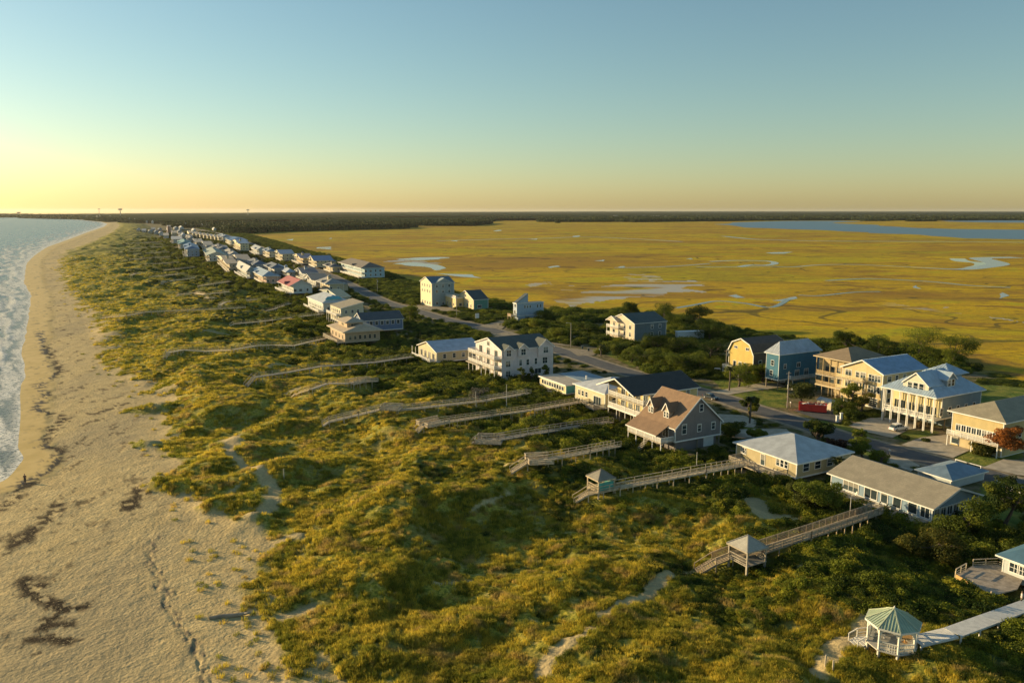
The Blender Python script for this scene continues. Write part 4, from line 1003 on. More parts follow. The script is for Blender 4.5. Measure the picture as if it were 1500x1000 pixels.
# grey gabled house with brown roof and dormers
H = house('large brown roofed house with two small dormers and a grey gable end wall', 988, 664, 938, 1056, 626, f=2.6, axis='y', rise=5.6, wall=(.22,.20,.195), roofc=(.27,.17,.10), ov=.45)
G = H
for u, z in ((H.W*.55, 8.2),): win(H, 'c', u, z, .9, 1.5)
for u in (2.4, H.W*.52, H.W*.83): win(H, 'c', u, 3.9, .9 if u > 3 else 1.1, 1.5 if u > 3 else 2.0)
win(H, 'i', H.L*.3, 3.6, 1.2, 1.4); win(H, 'i', H.L*.7, 3.6, 1.2, 1.4)
U = MB(); U.box((1.0, .8, -.2), (H.W - .5, H.L - .5, H.f - .31)); U.build('ground_store', H.wallm, H.root)
g_ = MB(); g_.box((H.W - 4.0, .74, 0), (H.W - 1.2, .8, 2.1)); g_.build('garage_door', H.trim, H.root)
k = H.rise / (H.W / 2)
PR = MB(); pd = 3.6   # porch roof carries the main slope on, a little flatter
PR.prism([(-pd, 1.8, H.e - 1.9), (-.3, 1.8, H.e - .15), (-.3, H.L + .5, H.e - .15), (-pd, H.L + .5, H.e - 1.9)], (0, 0, .18)); PR.bar((-pd - .03, 1.8, H.e - 1.82), (-pd - .03, H.L + .5, H.e - 1.82), .06, .22, 1)
PR.build('porch_roof', [H.roofm, H.trim], H.root)
deck(H, -pd + .2, -.06, .4, H.L, H.f, rails='ocf', posts=True, solid=True, roofz=H.e - 1.9)
win(H, 'o', 3.0, H.f + .3, 1.8, 2.1, 2, 1, name='door'); win(H, 'o', 7, H.f + .9, 1.2, 1.2, 1, 2); win(H, 'o', H.L - 3, H.f + .3, 1.8, 2.0, 2, 1, name='door')
for u in (H.L*.36, H.L*.80): dormer(H, 'o', u, H.e + 1.0 * k - .25, 1.9, 2.0, 1.5, 3.2, off=1.0, nw=2, ww=.55, wh=1.2, wallm=paint((.55,.42,.30), .6, .08, 'siding'))
ch = MB(); s0 = 4.2
for i in range(10): ch.box((-pd - .3 - i*.28, 4.0, H.f - .27*(i+1)), (-pd - .02 - i*.28, 5.3, H.f - .27*(i+1) + .08))
ch.build('stairs', H.deckm, H.root)
# dark slate roofed house with a two level porch
H = house('dark slate roofed house with a yellow seaward gable and two storeys of porch', 941, 628, 891, 1022, 577, f=2.6, axis='x', rise=2.6, wall=(.72,.55,.24), roofc=(.055,.056,.052), ov=.5, under=(.35, .05, .95, .95), porch=2.8)
gallery(H, [H.f, H.f + 2.9], 4, True)
gf = MB(); gf.prism([(.02, .15, H.e + .01), (.02, H.L - .15, H.e + .01), (.02, H.L/2, H.e + H.rise - .3)], (-.08, 0, 0)); gf.build('gable_panel', paint((.70,.52,.22), .6, .06, 'siding'), H.root)
pr = MB(); kk = H.rise/(H.L/2)
for s in (0, 1):
    be = -.5 if s == 0 else H.L + .5
    pr.prism([(-3.2, be, H.e - .5*kk), (-.52, be, H.e - .5*kk), (-.52, H.L/2, H.e + H.rise), (-3.2, H.L/2, H.e + H.rise)], (0, 0, .18)); pr.bar((-3.24, be, H.e - .5*kk + .02), (-3.24, H.L/2, H.e + H.rise + .02), .06, .3, 1)
pr.build('porch_roof', [H.roofm, H.trim], H.root)
for z in (H.f + .15, H.f + 3.05): wrow(H, 'o', z, 4, 1.5, 2.0, cols=2, rows=1)
fill(H, 'ci', seed=5)
# pale hipped single storey
H = house('white hipped metal roof house with cream walls, next to the slate roofed porch house', 886, 604, 843, 952, 577, f=1.2, roof='hip', rise=2.3, wall=(.66,.58,.38), roofc=(.62,.63,.62), rk='metalroof', ov=.6, pil=False)
wrow(H, 'o', 2.3, 3, .9, 1.3, a=H.L*.55, b=H.L - 1); win(H, 'o', H.L*.25, 1.3, 3.2, 2.1, 3, 1, name='door'); fill(H, 'cif', seed=6)
deck(H, -3.2, -.06, .2, H.L * .5, 1.1, rails='ocf', solid=True, m=H.deckm)
# turquoise flat roofed
H = house('flat roofed yellow and turquoise house with a long strip of seaward windows', 829, 580, 791, 893, 565, f=.7, roof='flat', rise=0, wall=(.70,.62,.30), roofc=(.48,.42,.33), rk='concrete', ov=.4, pil=False)
wrow(H, 'o', 1.25, 9, .95, 1.15, rows=1); fill(H, 'if', seed=8)
c_ = MB(); c_.box((-.02, -.10, .7), (H.W*.55, -.02, H.e)); c_.build('side_wall', paint((.12,.42,.40), .6, .08, 'siding'), H.root)
s_ = MB(); s_.box((H.W*.42, -.3, H.e + .32), (H.W*.98, H.L*.95, H.e + .42)); s_.build('roof_covering', paint((.22,.30,.36), .7, .1), H.root)
v_ = MB(); v_.cyl((H.W*.6, 3, H.e + .3), (H.W*.6, 3, H.e + 1.3), .25, n=8); v_.cyl((H.W*.6, 3, H.e + 1.3), (H.W*.6, 3, H.e + 1.5), .38, .1, n=8); v_.build('roof_vent', H.trim, H.root)
deck(H, -3.5, -.06, 0, H.L*.9, .6, rails='', posts=False)
# big pink-white house with three gables
H = house('big three storey pinkish white house with dark roof, three side gables and seaward balconies', 735, 557, 697, 810, 513, f=.3, axis='x', rise=2.5, wall=(.72,.64,.62), roofc=(.10,.115,.10), ov=.35, pil=False)
HB = H
def wallgable(H, u, w_, rise, zb, dep):
    M_ = MB(); M_.prism([(-w_/2, 0, zb), (w_/2, 0, zb), (w_/2, 0, H.e), (0, 0, H.e + rise), (-w_/2, 0, H.e)], (0, .55, 0), 0)
    k_ = rise/(w_/2)
    for s in (-1, 1):
        M_.prism([(s*(w_/2 + .3), -.35, H.e - .3*k_), (s*(w_/2 + .3), dep, H.e - .3*k_), (0, dep, H.e + rise), (0, -.35, H.e + rise)], (0, 0, .16), 1)
        M_.bar((s*(w_/2 + .3), -.38, H.e - .3*k_ + .02), (0, -.38, H.e + rise + .02), .05, .24, 2)
    return M_.build('side_gable', [H.wallm, H.roofm, H.trim], H.root, (u, -.5, 0))
wallgable(H, H.W*.12, 3.2, 1.3, H.e - 2.4, 3.5); wallgable(H, H.W*.40, 3.4, 1.4, H.e - 2.4, 3.5); wallgable(H, H.W*.84, 5.2, 2.2, H.e - 3, 5)
for u, w_ in ((.12, 1.5), (.40, 1.5), (.84, 1.6)):
    win(H, 'c', H.W*u, H.e - 1.9, w_, 1.8, 2, 2, d=.5)
for u, w_ in ((.12, 1.5), (.36, .9), (.50, .9), (.66, .8), (.84, 1.6)): win(H, 'c', H.W*u, H.e - 5.2, w_, 1.8, 2 if w_ > 1 else 1, 2)
win(H, 'c', H.W*.7, 1.0, 2.2, 1.6, 2, 1); win(H, 'c', H.W*.12, .9, 1.5, 1.8, 2, 2)
for z in (H.e - 5.6, H.e - 2.7):
    deck(H, -2.6, -.06, -.2, H.L + .2, z, rails='ocf', posts=(z > H.e - 3), solid=True); wrow(H, 'o', z + .1, 3, 2.0, 2.1, cols=2, rows=1)
wrow(H, 'o', .5, 3, 2.0, 2.0, cols=2, rows=1); win(H, 'o', H.L*.5, H.e + .2, 1.4, 1.3, 2, 1); fill(H, 'i', seed=9)
dk = MB(); dk.box((-3.6, H.L*.5, H.e - 5.9), (-2.62, H.L, H.e - 5.6)); dk.build('landing', H.deckm, H.root)
# long low white roof
H = house('long low house with a pale blue-white metal roof and open seaward porch gable', 640, 534, 613, 704, 515.5, f=1.0, axis='x', rise=2.3, wall=(.62,.52,.32), roofc=(.50,.52,.56), rk='metalroof', ov=.5, pil=False)
wrow(H, 'o', 1.2, 4, 1.6, 2.0, cols=2, rows=1); fill(H, 'ci', seed=10); deck(H, -2.5, -.06, 0, H.L, .95, rails='oc', solid=True, roofz=H.e)
P_ = H
# two tier roof pavilion
H = house('octagonal looking two tiered tan roof house on pilings beside the path deck', 506, 508, 484, 556, 487, f=1.8, roof='hip', rise=2.2, wall=(.48,.36,.24), roofc=(.52,.42,.30), rk='shingle', ov=1.2, trim=(.62,.48,.32), inset=3.0)
wrow(H, 'o', H.f + .8, 4, 1.1, 1.4); wrow(H, 'c', H.f + .8, 6, .9, 1.4)
cu = MB(); cx0, cx1, cy0, cy1 = H.W*.16, H.W*.62, H.L*.22, H.L*.8
cu.box((cx0, cy0, H.e + .4), (cx1, cy1, H.e + 2.9)); cu.build('upper_wall', H.wallm, H.root)
r2 = MB(); roof_hip(r2, cx1 - cx0, cy1 - cy0, H.e + 2.9, 1.3, 1.1, .15, x0=cx0, y0=cy0); r2.build('upper_roof', H.roofm, H.root)
win(H, 'c', (cx0 + cx1)/2, H.e + 1.6, 3.0, .9, 3, 1, d=-cy0); win(H, 'o', (cy0 + cy1)/2, H.e + 1.4, 2.4, 1.0, 3, 1, d=-cx0)
deck(H, -3.0, -.06, 0, H.L, H.f, rails='ocf', solid=True, m=H.deckm)
# grey roof blue house
H = house('grey shingle roof house with blue wall and white windows behind the two tiered roof house', 531, 490, 519, 590, 470, f=1.4, axis='x', rise=2.6, wall=(.14,.20,.32), roofc=(.09,.11,.125), ov=.4)
wrow(H, 'c', H.e - 2.0, 6, 1.2, 1.5, a=H.W*.15, b=H.W*.95); fill(H, 'oi', seed=12)
# cream tall
H = house('tall cream house with a slanted single pitch roof and arched seaward front', 500, 477, 484, 532, 452, f=1.5, roof='shed', axis='x', rise=2.2, wall=(.60,.54,.38), roofc=(.34,.30,.22), ov=.3)
fill(H, 'oc', seed=13); deck(H, -2, -.06, 0, H.L, H.f + 2.9, rails='oc')
H = house('white house with a curved turquoise roof band near the cream slanted roof house', 474, 462, 451, 514, 444, f=1.8, roof='hip', rise=3.0, wall=(.55,.56,.52), roofc=(.55,.56,.54), rk='metalroof', ov=.6)
t_ = MB(); t_.prism([(1.4, 1.5, H.e + 1.35), (H.W - 4, 1.5, H.e + 1.35), (H.W - 5, 3.6, H.e + 2.4), (3.2, 3.6, H.e + 2.4)], (0, 0, .3)); t_.build('roof_light', paint((.12,.42,.46), .4, .1), H.root)
fill(H, 'oc', seed=14); deck(H, -2.4, -.06, 0, H.L, H.f, rails='oc')
def far_house(label, xc, yb, xl, xr, ye, wall, roofc, roof='hip', axis='x', rise=2.6, f=1.8, rk='shingle', group=None, name='beach_house', seed=0, deck_=True, det=False):
    big = deck_ and yb > 348; k = .03 if big else .0
    H = house(label, xc, yb, xl - (xc - xl) * k, xr + (xr - xc) * k, ye, f=f, roof=roof, axis=axis, rise=rise, wall=wall, roofc=roofc, rk=rk, detail=det, group=group, name=name, ov=.7, porch=2.2 if big else 0)
    if big:
        gallery(H, [f, f + 2.8] if H.e - f > 4.5 else [f], 4, seed % 2 == 0, m=paint((.66,.56,.38) if seed % 3 else (.70,.68,.62), .6, .08)); deck_ = seed % 3 == 0
        g_ = MB(); q2 = random.Random(seed); a_, w2 = H.L * q2.uniform(.25, .5), min(4.0, H.L * .4)
        g_.prism([(-.25, a_, H.e - .2), (-.25, a_ + w2, H.e - .2), (-.25, a_ + w2/2, H.e + w2 * .42)], (H.W * .45, 0, 0), 0); kk = w2/2
        for s in (-1, 1): g_.prism([(-.6, a_ + w2/2 + s*(kk + .35), H.e - .45), (H.W * .5, a_ + w2/2 + s*(kk + .35), H.e - .45), (H.W * .5, a_ + w2/2, H.e + w2 * .42 + .05), (-.6, a_ + w2/2, H.e + w2 * .42 + .05)], (0, 0, .15), 1)
        g_.build('front_gable', [H.wallm, H.roofm], H.root)
        if q2.random() < .6: x_ = MB(); walls(x_, 4, 4.5, 0, H.e - 1.2, 0, H.W, H.L * .2); x_.build('side_wing', H.wallm, H.root); x_ = MB(); roof_hip(x_, 4, 4.5, H.e - 1.2, 1.4, .4, .15, x0=H.W, y0=H.L * .2); x_.build('wing_roof', H.roofm, H.root)
    fill(H, 'oc', seed=seed, sp=3.6, w=1.1, h=1.5)
    if not det and seed % 2: c_ = MB(); c_.box((H.W*.3, H.L*.3, H.e + H.rise*.3), (H.W*.3 + 2, H.L*.3 + 2, H.e + H.rise + 1.0)); roof_hip(c_, 2, 2, H.e + H.rise + 1.0, 1.0, .3, .1, 1, x0=H.W*.3, y0=H.L*.3); c_.build('cupola', [H.wallm, H.roofm], H.root)
    if deck_: deck(H, -2.2, -.06, .2, H.L - .2, H.f, rails='o', step=4.5)
    return H
BL, GRN, WM, CR = (.25,.33,.42), (.20,.24,.20), (.48,.48,.46), (.54,.46,.30)
far_house('pale green gabled house just beyond the curved turquoise roof', 497, 446, 469, 512, 435, (.40,.45,.38), (.10,.20,.20), 'gable', 'x', 2.2, seed=20)
far_house('long white sided house with a crimson red front roof slope', 425, 434, 408, 456, 419, (.62,.62,.58), (.42,.13,.13), 'gable', 'y', 3.4, seed=21, det=True)
far_house('pink decked house with a pale blue hipped roof beside the crimson roof house', 386, 419, 368, 406, 405, (.62,.40,.30), (.36,.42,.46), 'hip', rise=3.0, seed=22, rk='metalroof')
far_house('small white house with a cupola roof on the seafront', 420, 408, 402, 432, 399, WM, (.48,.50,.52), 'hip', rise=2.4, seed=23, rk='metalroof')
far_house('grey-blue house with sweeping pale roof before the blue hipped one', 362, 411, 346, 373, 397, (.34,.42,.46), (.50,.50,.47), 'gable', 'y', 3.2, seed=24)
far_house('cream house with an orange tinted front porch', 333, 401, 316, 347, 386, (.60,.48,.32), (.38,.33,.26), 'gable', 'x', 2.8, seed=25)
far_house('white house with a pale green gable roof', 304, 385, 292, 330, 374, (.58,.56,.48), (.36,.42,.36), 'gable', 'y', 3.2, seed=26)
far_house('two storey house with a bright blue hipped roof', 272, 378, 262, 291, 365, (.30,.36,.44), (.13,.20,.31), 'hip', rise=3.0, seed=27, rk='metalroof')
far_house('teal roofed house next to the bright blue hipped roof', 262, 366, 253, 280, 357.5, WM, (.16,.32,.33), 'hip', rise=3, seed=28)
far_house('dark roofed house set close behind the white green-gabled one', 318, 374, 306, 336, 366, (.35,.36,.38), (.12,.14,.17), 'hip', rise=2.6, seed=29)
far_house('white house with many little posts at the bend of the row', 252, 358, 246, 266, 350.5, WM, (.42,.44,.46), 'gable', 'x', 2.8, seed=30)
far_house('tall slim pale house with red brick coloured front', 246, 342, 243, 250, 331.5, (.45,.24,.17), (.30,.30,.30), 'flat', rise=0, seed=31)
g1 = 'far oceanfront houses'
for i, (xc, yb, w_, h_) in enumerate([(240,350,9,5),(233,346.5,7,4.5),(226,344.5,7,4),(217,343,8,3.8),(208,341.5,7,3.6),(252,346,9,5),(261,344,8,4.5),(245,338.8,8,3.8),(256,338,8,3.6),(232,340,7,3.4),(222,338.6,7,3),(200,340,6,3),(266,350,8,5),(275,353,9,5)]):
    far_house('tiny pale house in the crowded distant end of the seafront row', xc, yb, xc - w_ * .45, xc + w_ * .75, yb - h_, random.choice([WM, CR, (.5,.52,.55)]), random.choice([(.35,.38,.42), (.2,.26,.33), (.4,.37,.32), (.16,.2,.24)]), random.choice(['hip', 'gable']), rise=3, group=g1, seed=40 + i, deck_=False)
# ----------------------------------------------------------------- the marsh side row, near to far
H = house('tan hipped roof house with yellow walls over a garage level, behind the orange leaved tree', 1466, 670, 1396, 1560, 619, f=.1, roof='hip', rise=2.6, wall=(.58,.46,.22), roofc=(.33,.29,.20), ov=.8, pil=False)
H.f = 2.6
wrow(H, 'o', H.f + .9, 8, 1.1, 1.3, cols=2, rows=1); fill(H, 'ci', seed=50); deck(H, -1.5, -.06, 0, H.L, H.f, rails='o', solid=True, posts=True, step=5)
g_ = MB(); g_.box((-.05, H.L*.6, .1), (-.004, H.L*.6 + 2.6, 2.1)); g_.build('garage_door', paint((.5,.4,.22), .7, .08), H.root); win(H, 'o', H.L*.9, .5, 1.6, 1.4, 1, 1); win(H, 'o', H.L*.3, .1, .9, 2.0, 1, 1, name='door')
# white and blue house with dormers
H = house('blue-white metal roofed house on tall white posts with a wraparound porch and dormers', 1366, 634, 1296, 1438, 583, f=3.0, roof='hip', rise=4.6, wall=(.22,.29,.33), roofc=(.40,.50,.58), rk='metalroof', ov=.7, ribs=.6, inset=6.0, under=(.45,.1,.9,.9), porch=2.6)
HD = H
gallery(H, [H.f], 6)
pm = MB(); pm.box((-.09, -.09, -.2), (.09, .09, H.e)); me = pm.mesh('post', H.trim)
for i in range(7): link('post', me, H.root, (-.35, .1 + (H.L - .2) * i / 6, 0))
rl = MB(); railing(rl, [(-.3, 0), (-.3, H.L)], H.f, 1.0, 1.6); rl.build('railing', H.trim, H.root)
wrow(H, 'o', H.f + .2, 7, 1.3, 2.1, cols=2, rows=1, d=.05, fm=paint((.70,.60,.36), .6, .05)); wrow(H, 'c', H.f + .7, 5, .9, 1.7)
yw = MB(); yw.box((H.porch - .05, .15, H.f + .07), (H.porch - .004, H.L - .15, H.e - .3)); yw.build('porch_wall', paint((.72,.60,.32), .6, .06, 'siding'), H.root)  # sunlight painted warm on the seaward wall; other walls tinted blue-grey as shade
dormer(H, 'o', H.L*.42, H.e + .7, 6.4, 1.5, 2.6, 8.5, off=.6, nw=3, ww=1.1, wh=1.7, wallm=paint((.66,.60,.46), .6, .05, 'siding'))
dormer(H, 'c', H.W*.45, H.e + 1.3, 3.4, 2.0, 1.5, 5.5, off=1.6, nw=2, ww=1.0, wh=1.5)
x_ = MB(); walls(x_, H.W*.35, 5, H.e + .5, H.e + 3.6, 0, H.W*.6, H.L*.35); x_.build('rear_wall', H.wallm, H.root)
x_ = MB(); roof_hip(x_, H.W*.38, 6, H.e + 3.4, 2.0, .5, .15, x0=H.W*.6, y0=H.L*.3, ribs=.6); x_.build('rear_roof', H.roofm, H.root)
# cream yellow gabled house
H = house('bright cream three storey house with a blue metal roof and broad seaward gable', 1290, 600, 1235, 1356, 548, f=.3, axis='x', rise=2.6, wall=(.64,.50,.26), roofc=(.30,.42,.56), rk='metalroof', ov=.5, ribs=.7, pil=False)
for z in (H.e - 2.3, H.e - 5.2):
    wrow(H, 'o', z, 4, .8, 1.6, a=.6, b=H.L*.34); win(H, 'o', H.L*.48, z - .3, 1.5, 2.0, 2, 1); win(H, 'o', H.L*.62, z, 1.0, 1.6); win(H, 'o', H.L*.85, z - .2, 1.8, 1.9, 2, 1)
for z in (H.e - 2.7, H.e - 5.6): deck(H, -2.0, -.06, H.L*.36, H.L + .3, z, rails='oc', solid=True, posts=(z > H.e - 4), m=paint((.74,.60,.32), .6, .06))
win(H, 'o', H.L*.2, .4, 2.4, 2.1, 1, 4, name='garage_door'); fill(H, 'ci', seed=52)
# brown
H = house('brown roofed house with two shaded seaward galleries beside the blue house', 1243, 588, 1196, 1300, 531, f=2.8, roof='hip', rise=2.6, wall=(.52,.40,.22), roofc=(.28,.21,.13), ov=.6, trim=(.56,.44,.26), under=(.2,.1,.9,.9), porch=2.4)
gallery(H, [H.f, H.f + 2.9], 5, True, paint((.50,.36,.17), .7, .1))
for z in (H.f, H.f + 2.9): wrow(H, 'o', z + .2, 5, 1.3, 2.0, cols=1, rows=1)
fill(H, 'ci', seed=53)
# blue
H = house('deep blue house with a ribbed grey metal roof and small front balcony', 1139, 571, 1123, 1201, 520, f=2.9, roof='hip', rise=3.2, wall=(.035,.155,.24), roofc=(.42,.46,.50), rk='metalroof', ov=.5, ribs=.75, trim=(.55,.60,.60), under=(.5,.3,.9,.9))
win(H, 'c', H.W*.15, H.f + 3.0, .9, 1.3); win(H, 'c', H.W*.48, H.f + 3.0, 1.3, 1.3, 2, 1); win(H, 'c', H.W*.45, H.f + .1, 1.6, 2.1, 2, 1, name='door'); win(H, 'c', H.W*.68, H.f + .2, 1.6, 2.0, 2, 1)
deck(H, H.W*.22, H.W*.8, -2.0, -.06, H.f, rails='co', solid=True, step=4, posts=True); fill(H, 'oi', seed=54)
# yellow gambrel
H = house('yellow barn roofed house with a dark shaded side wall standing over the dark thicket', 1102, 558, 1068, 1153, 518, f=2.7, roof='gambrel', axis='x', rise=3.8, wall=(.62,.45,.12), roofc=(.13,.095,.075), ov=.35, under=(.2,.1,.9,.9))
win(H, 'o', H.L*.25, H.e + .6, 1.2, .7, 2, 1); win(H, 'o', H.L*.72, H.e + .6, 1.2, .7, 2, 1); wrow(H, 'o', H.f + .3, 3, 1.1, 1.9, rows=1, a=H.L*.2, b=H.L*.85)
deck(H, -2.4, -.06, 0, H.L, H.f, rails='ocf', solid=True)
bw = MB(); bw.box((.2, -.04, H.f), (H.W - .1, -.006, H.e)); bw.build('side_wall', paint((.16,.115,.085), .8, .1, 'siding'), H.root)  # dark panel paints the shade on the near end wall
win(H, 'c', H.W*.2, H.f + 1.6, 1.2, 1.6, d=.045); win(H, 'c', H.W*.6, H.f + 1.6, 1.2, 1.6, d=.045)
# grey three storey
H = house('grey-blue three storey house with twin sunlit seaward gables, alone in the dark thicket', 929, 503, 894, 976, 474, f=.3, axis='x', rise=2.8, wall=(.15,.19,.21), roofc=(.09,.12,.115), ov=.35, pil=False)
cf = MB(); cf.box((-.06, .1, .3), (-.004, H.L - .1, H.e)); cf.prism([(-.06, .2, H.e + .01), (-.06, H.L - .2, H.e + .01), (-.06, H.L/2, H.e + H.rise - .4)], (.05, 0, 0)); cf.build('front_wall', paint((.68,.56,.40), .6, .06, 'siding'), H.root)  # cream panel puts sunlight into the colour of the grey house's front
for z in (H.e - 2.5, H.e - 5.3): wrow(H, 'o', z, 4, 1.2, 1.6, rows=1, d=.06)
for z in (H.e - 5.6, H.e - 2.8): deck(H, -1.8, -.08, H.L*.5, H.L, z, rails='oc', solid=True, posts=(z > H.e - 4))
for z in (H.e - 2.4, H.e - 5.3): win(H, 'c', H.W*.55, z, 1.0, 1.5); win(H, 'c', H.W*.8, z, 1.0, 1.5)
c_ = MB(); k_ = 2.6/2.6
c_.prism([(-1.9, H.L*.55, H.e - .3), (-1.9, H.L + .2, H.e - .3), (-1.9, H.L*.775, H.e + 1.5)], (1.8, 0, 0), 0); c_.bar((-2, H.L*.53, H.e - .35), (-2, H.L*.775, H.e + 1.6), .2, .25, 1); c_.bar((-2, H.L + .3, H.e - .35), (-2, H.L*.775, H.e + 1.6), .2, .25, 1); c_.build('porch_gable', [paint((.68,.56,.40), .6, .06, 'siding'), H.trim], H.root)
# light blue house with tower roof
H = house('pale blue house with a low dark roof and a raised dark slanted tower', 757, 470, 752, 796, 445, f=2.4, roof='flat', rise=0, wall=(.38,.48,.58), roofc=(.06,.09,.11), rk='shingle', ov=.25, under=(.05,.05,.95,.95))
t_ = MB(); t_.prism([(.1, .1, H.e + .32), (H.W*.42, .1, H.e + .32), (H.W*.42, .1, H.e + 4.2)], (0, H.L*.8, 0)); t_.build('tower_wall', H.wallm, H.root)
t_ = MB(); t_.prism([(-.3, -.1, H.e + .3), (H.W*.42, -.1, H.e + 4.3), (H.W*.42, H.L*.82, H.e + 4.3), (-.3, H.L*.82, H.e + .3)], (0, 0, .2)); t_.build('tower_roof', H.roofm, H.root)
wrow(H, 'c', H.e - 2.2, 3, .7, 1.3, a=H.W*.25, b=H.W*.55); wrow(H, 'c', H.e - 2.2, 2, .7, 1.3, a=H.W*.72, b=H.W*.95); fill(H, 'oi', seed=56); deck(H, -3.0, -.06, 0, H.L, H.f, rails='oc', solid=True, m=paint((.60,.42,.25), .7, .1))
# green house
H = house('green walled house with a dark steep roof and sunlit gabled seaward front', 694, 455, 671, 715, 439, f=.4, axis='x', rise=3.8, wall=(.10,.26,.22), roofc=(.075,.095,.10), ov=.4, pil=False)
cf = MB(); cf.box((-.06, .1, .3), (-.004, H.L - .1, H.e)); cf.prism([(-.06, .2, H.e + .01), (-.06, H.L - .2, H.e + .01), (-.06, H.L/2, H.e + H.rise - .4)], (.05, 0, 0)); cf.build('front_wall', paint((.72,.60,.36), .6, .06, 'siding'), H.root)  # yellow panel paints the sunlight on the seaward gable
wrow(H, 'o', 1.4, 4, 1.2, 1.5, d=.06); win(H, 'o', H.L*.5, H.e + .5, 1.4, 1.3, 2, 1, d=.06); win(H, 'c', H.W*.4, 1.3, 2.2, 1.5, 3, 1); win(H, 'i', H.L*.5, 1.3, 1.2, 1.4)
H = house('low yellow decked wing between the tall cream house and the green one', 668, 452, 640, 690, 437, f=.4, roof='flat', rise=0, wall=(.72,.56,.26), roofc=(.55,.42,.25), rk='concrete', ov=.3, pil=False, name='house_wing')
wrow(H, 'o', 1.2, 6, 1.0, 1.4); r_ = MB(); railing(r_, [(0, 0), (0, H.L), (H.W, H.L)], H.e + .3, 1.0, 1.8, True); r_.build('railing', H.trim, H.root); fill(H, 'c', seed=3)
H = house('tall cream three storey house with a blue-grey gabled roof beside the marsh', 633, 449, 616, 665, 415, f=.3, axis='x', rise=2.8, wall=(.30,.36,.36), roofc=(.13,.20,.25), ov=.4, pil=False)  # cream house; the grey wall colour paints the shade on its sides
cf = MB(); cf.box((-.06, .1, .3), (-.004, H.L - .1, H.e)); cf.prism([(-.06, .2, H.e + .01), (-.06, H.L - .2, H.e + .01), (-.06, H.L/2, H.e + H.rise - .4)], (.05, 0, 0)); cf.build('front_wall', paint((.76,.66,.40), .6, .06, 'siding'), H.root)
for z in (H.e - 2.3, H.e - 5.2, .8): wrow(H, 'o', z, 4, 1.0, 1.5, d=.06); wrow(H, 'c', z, 3, 1.2, 1.5)
c_ = MB(); c_.prism([(H.W*.15, -.5, H.e), (H.W*.95, -.5, H.e), (H.W*.55, -.5, H.e + 2.6)], (0, 4, 0), 0); c_.build('side_gable', H.wallm, H.root)
far_house('wide dark hipped roof house with a long light blue side wall, by the marsh edge', 530, 410, 497, 562, 393, (.36,.52,.60), (.20,.17,.14), 'hip', rise=3.6, seed=60, det=True)
far_house('small yellow fronted house with an orange balcony and dark roof', 484, 401, 474, 500, 391, (.62,.50,.28), (.15,.16,.17), 'hip', rise=2.2, seed=61)
far_house('house with a vivid blue roof and yellow gabled porch', 461, 394, 452, 487, 382, (.62,.52,.30), (.09,.17,.32), 'gable', 'x', 3.4, seed=62, rk='metalroof')
far_house('amber fronted house with a navy roof beside the vivid blue roof', 441, 389, 430, 458, 378, (.62,.44,.20), (.08,.13,.24), 'gable', 'x', 2.8, seed=63)
far_house('cream balconied house with a blue ridge roof on the marsh side', 411, 384, 403, 430, 372, (.66,.56,.34), (.14,.21,.31), 'gable', 'x', 3, seed=64, rk='metalroof')
far_house('cream house with a pale blue gable wall facing the near end', 392, 379, 385, 405, 368.5, (.62,.56,.40), (.19,.26,.34), 'hip', rise=2.5, seed=65)
far_house('pale blue-white gable ended house among shrubs by the road', 377, 375, 368, 389, 366, (.42,.52,.56), (.34,.38,.40), 'gable', 'y', 3, seed=66)
far_house('yellow many posted house with a blue roof', 350, 369, 341, 364, 356.5, (.66,.56,.32), (.14,.21,.32), 'gable', 'x', 3, seed=67, rk='metalroof')
far_house('long blue roofed house near the marsh corner', 337, 360, 330, 362, 352, (.50,.50,.42), (.11,.20,.34), 'hip', rise=2.8, seed=68, rk='metalroof')
far_house('long white house above the marsh corner', 325, 354, 318, 338, 347, WM, (.30,.36,.42), 'hip', rise=2.6, seed=69)
g5 = 'second row of the seafront houses'
q_ = random.Random(8)
for i, (xc, yb) in enumerate([(350,391),(372,399),(398,405),(444,413),(300,366),(286,361),(322,374),(336,383),(458,424),(478,431),(275,356),(262,349)]):
    w_ = (yb - 308) * .22
    far_house('pale roofed house tucked just behind the seafront row', xc, yb, xc - w_ * .5, xc + w_ * .9, yb - w_ * .55, q_.choice([WM, CR, (.36,.40,.44)]), q_.choice([(.28,.29,.28), (.15,.18,.22), (.3,.28,.24), (.34,.33,.30)]), q_.choice(['hip', 'gable']), rise=2.8, group=g5, seed=140 + i)
g2 = 'sunlit far row of cream houses'
for i in range(9):
    xc = 277 + i * 5.4; yb = 346.5 + i * .85
    far_house('small cream house in the brightly sunlit far row on the marsh side', xc, yb, xc - 3.4, xc + 2.6, yb - 5.2, (.74,.64,.40), random.choice([(.4,.36,.3), (.3,.33,.36)]), 'gable', rise=3.2, group=g2, seed=80 + i, deck_=False)
g3 = 'scattered distant white houses'
for i, (xc, yb, w_) in enumerate([(263,332,8),(270,331.5,7),(264,337,9),(295,333.5,6),(302,334,5),(222,328,5),(214,327.5,4),(196,325,5),(188,324,4),(283,341,7),(313,339,6)]):
    far_house('distant white house standing alone near the start of the woods', xc, yb, xc - w_ * .4, xc + w_ * .6, yb - 3, (.7,.68,.62), (.5,.5,.48), 'hip', rise=4, group=g3, seed=100 + i, deck_=False)
g4 = 'far town on the point'
q_ = random.Random(4)
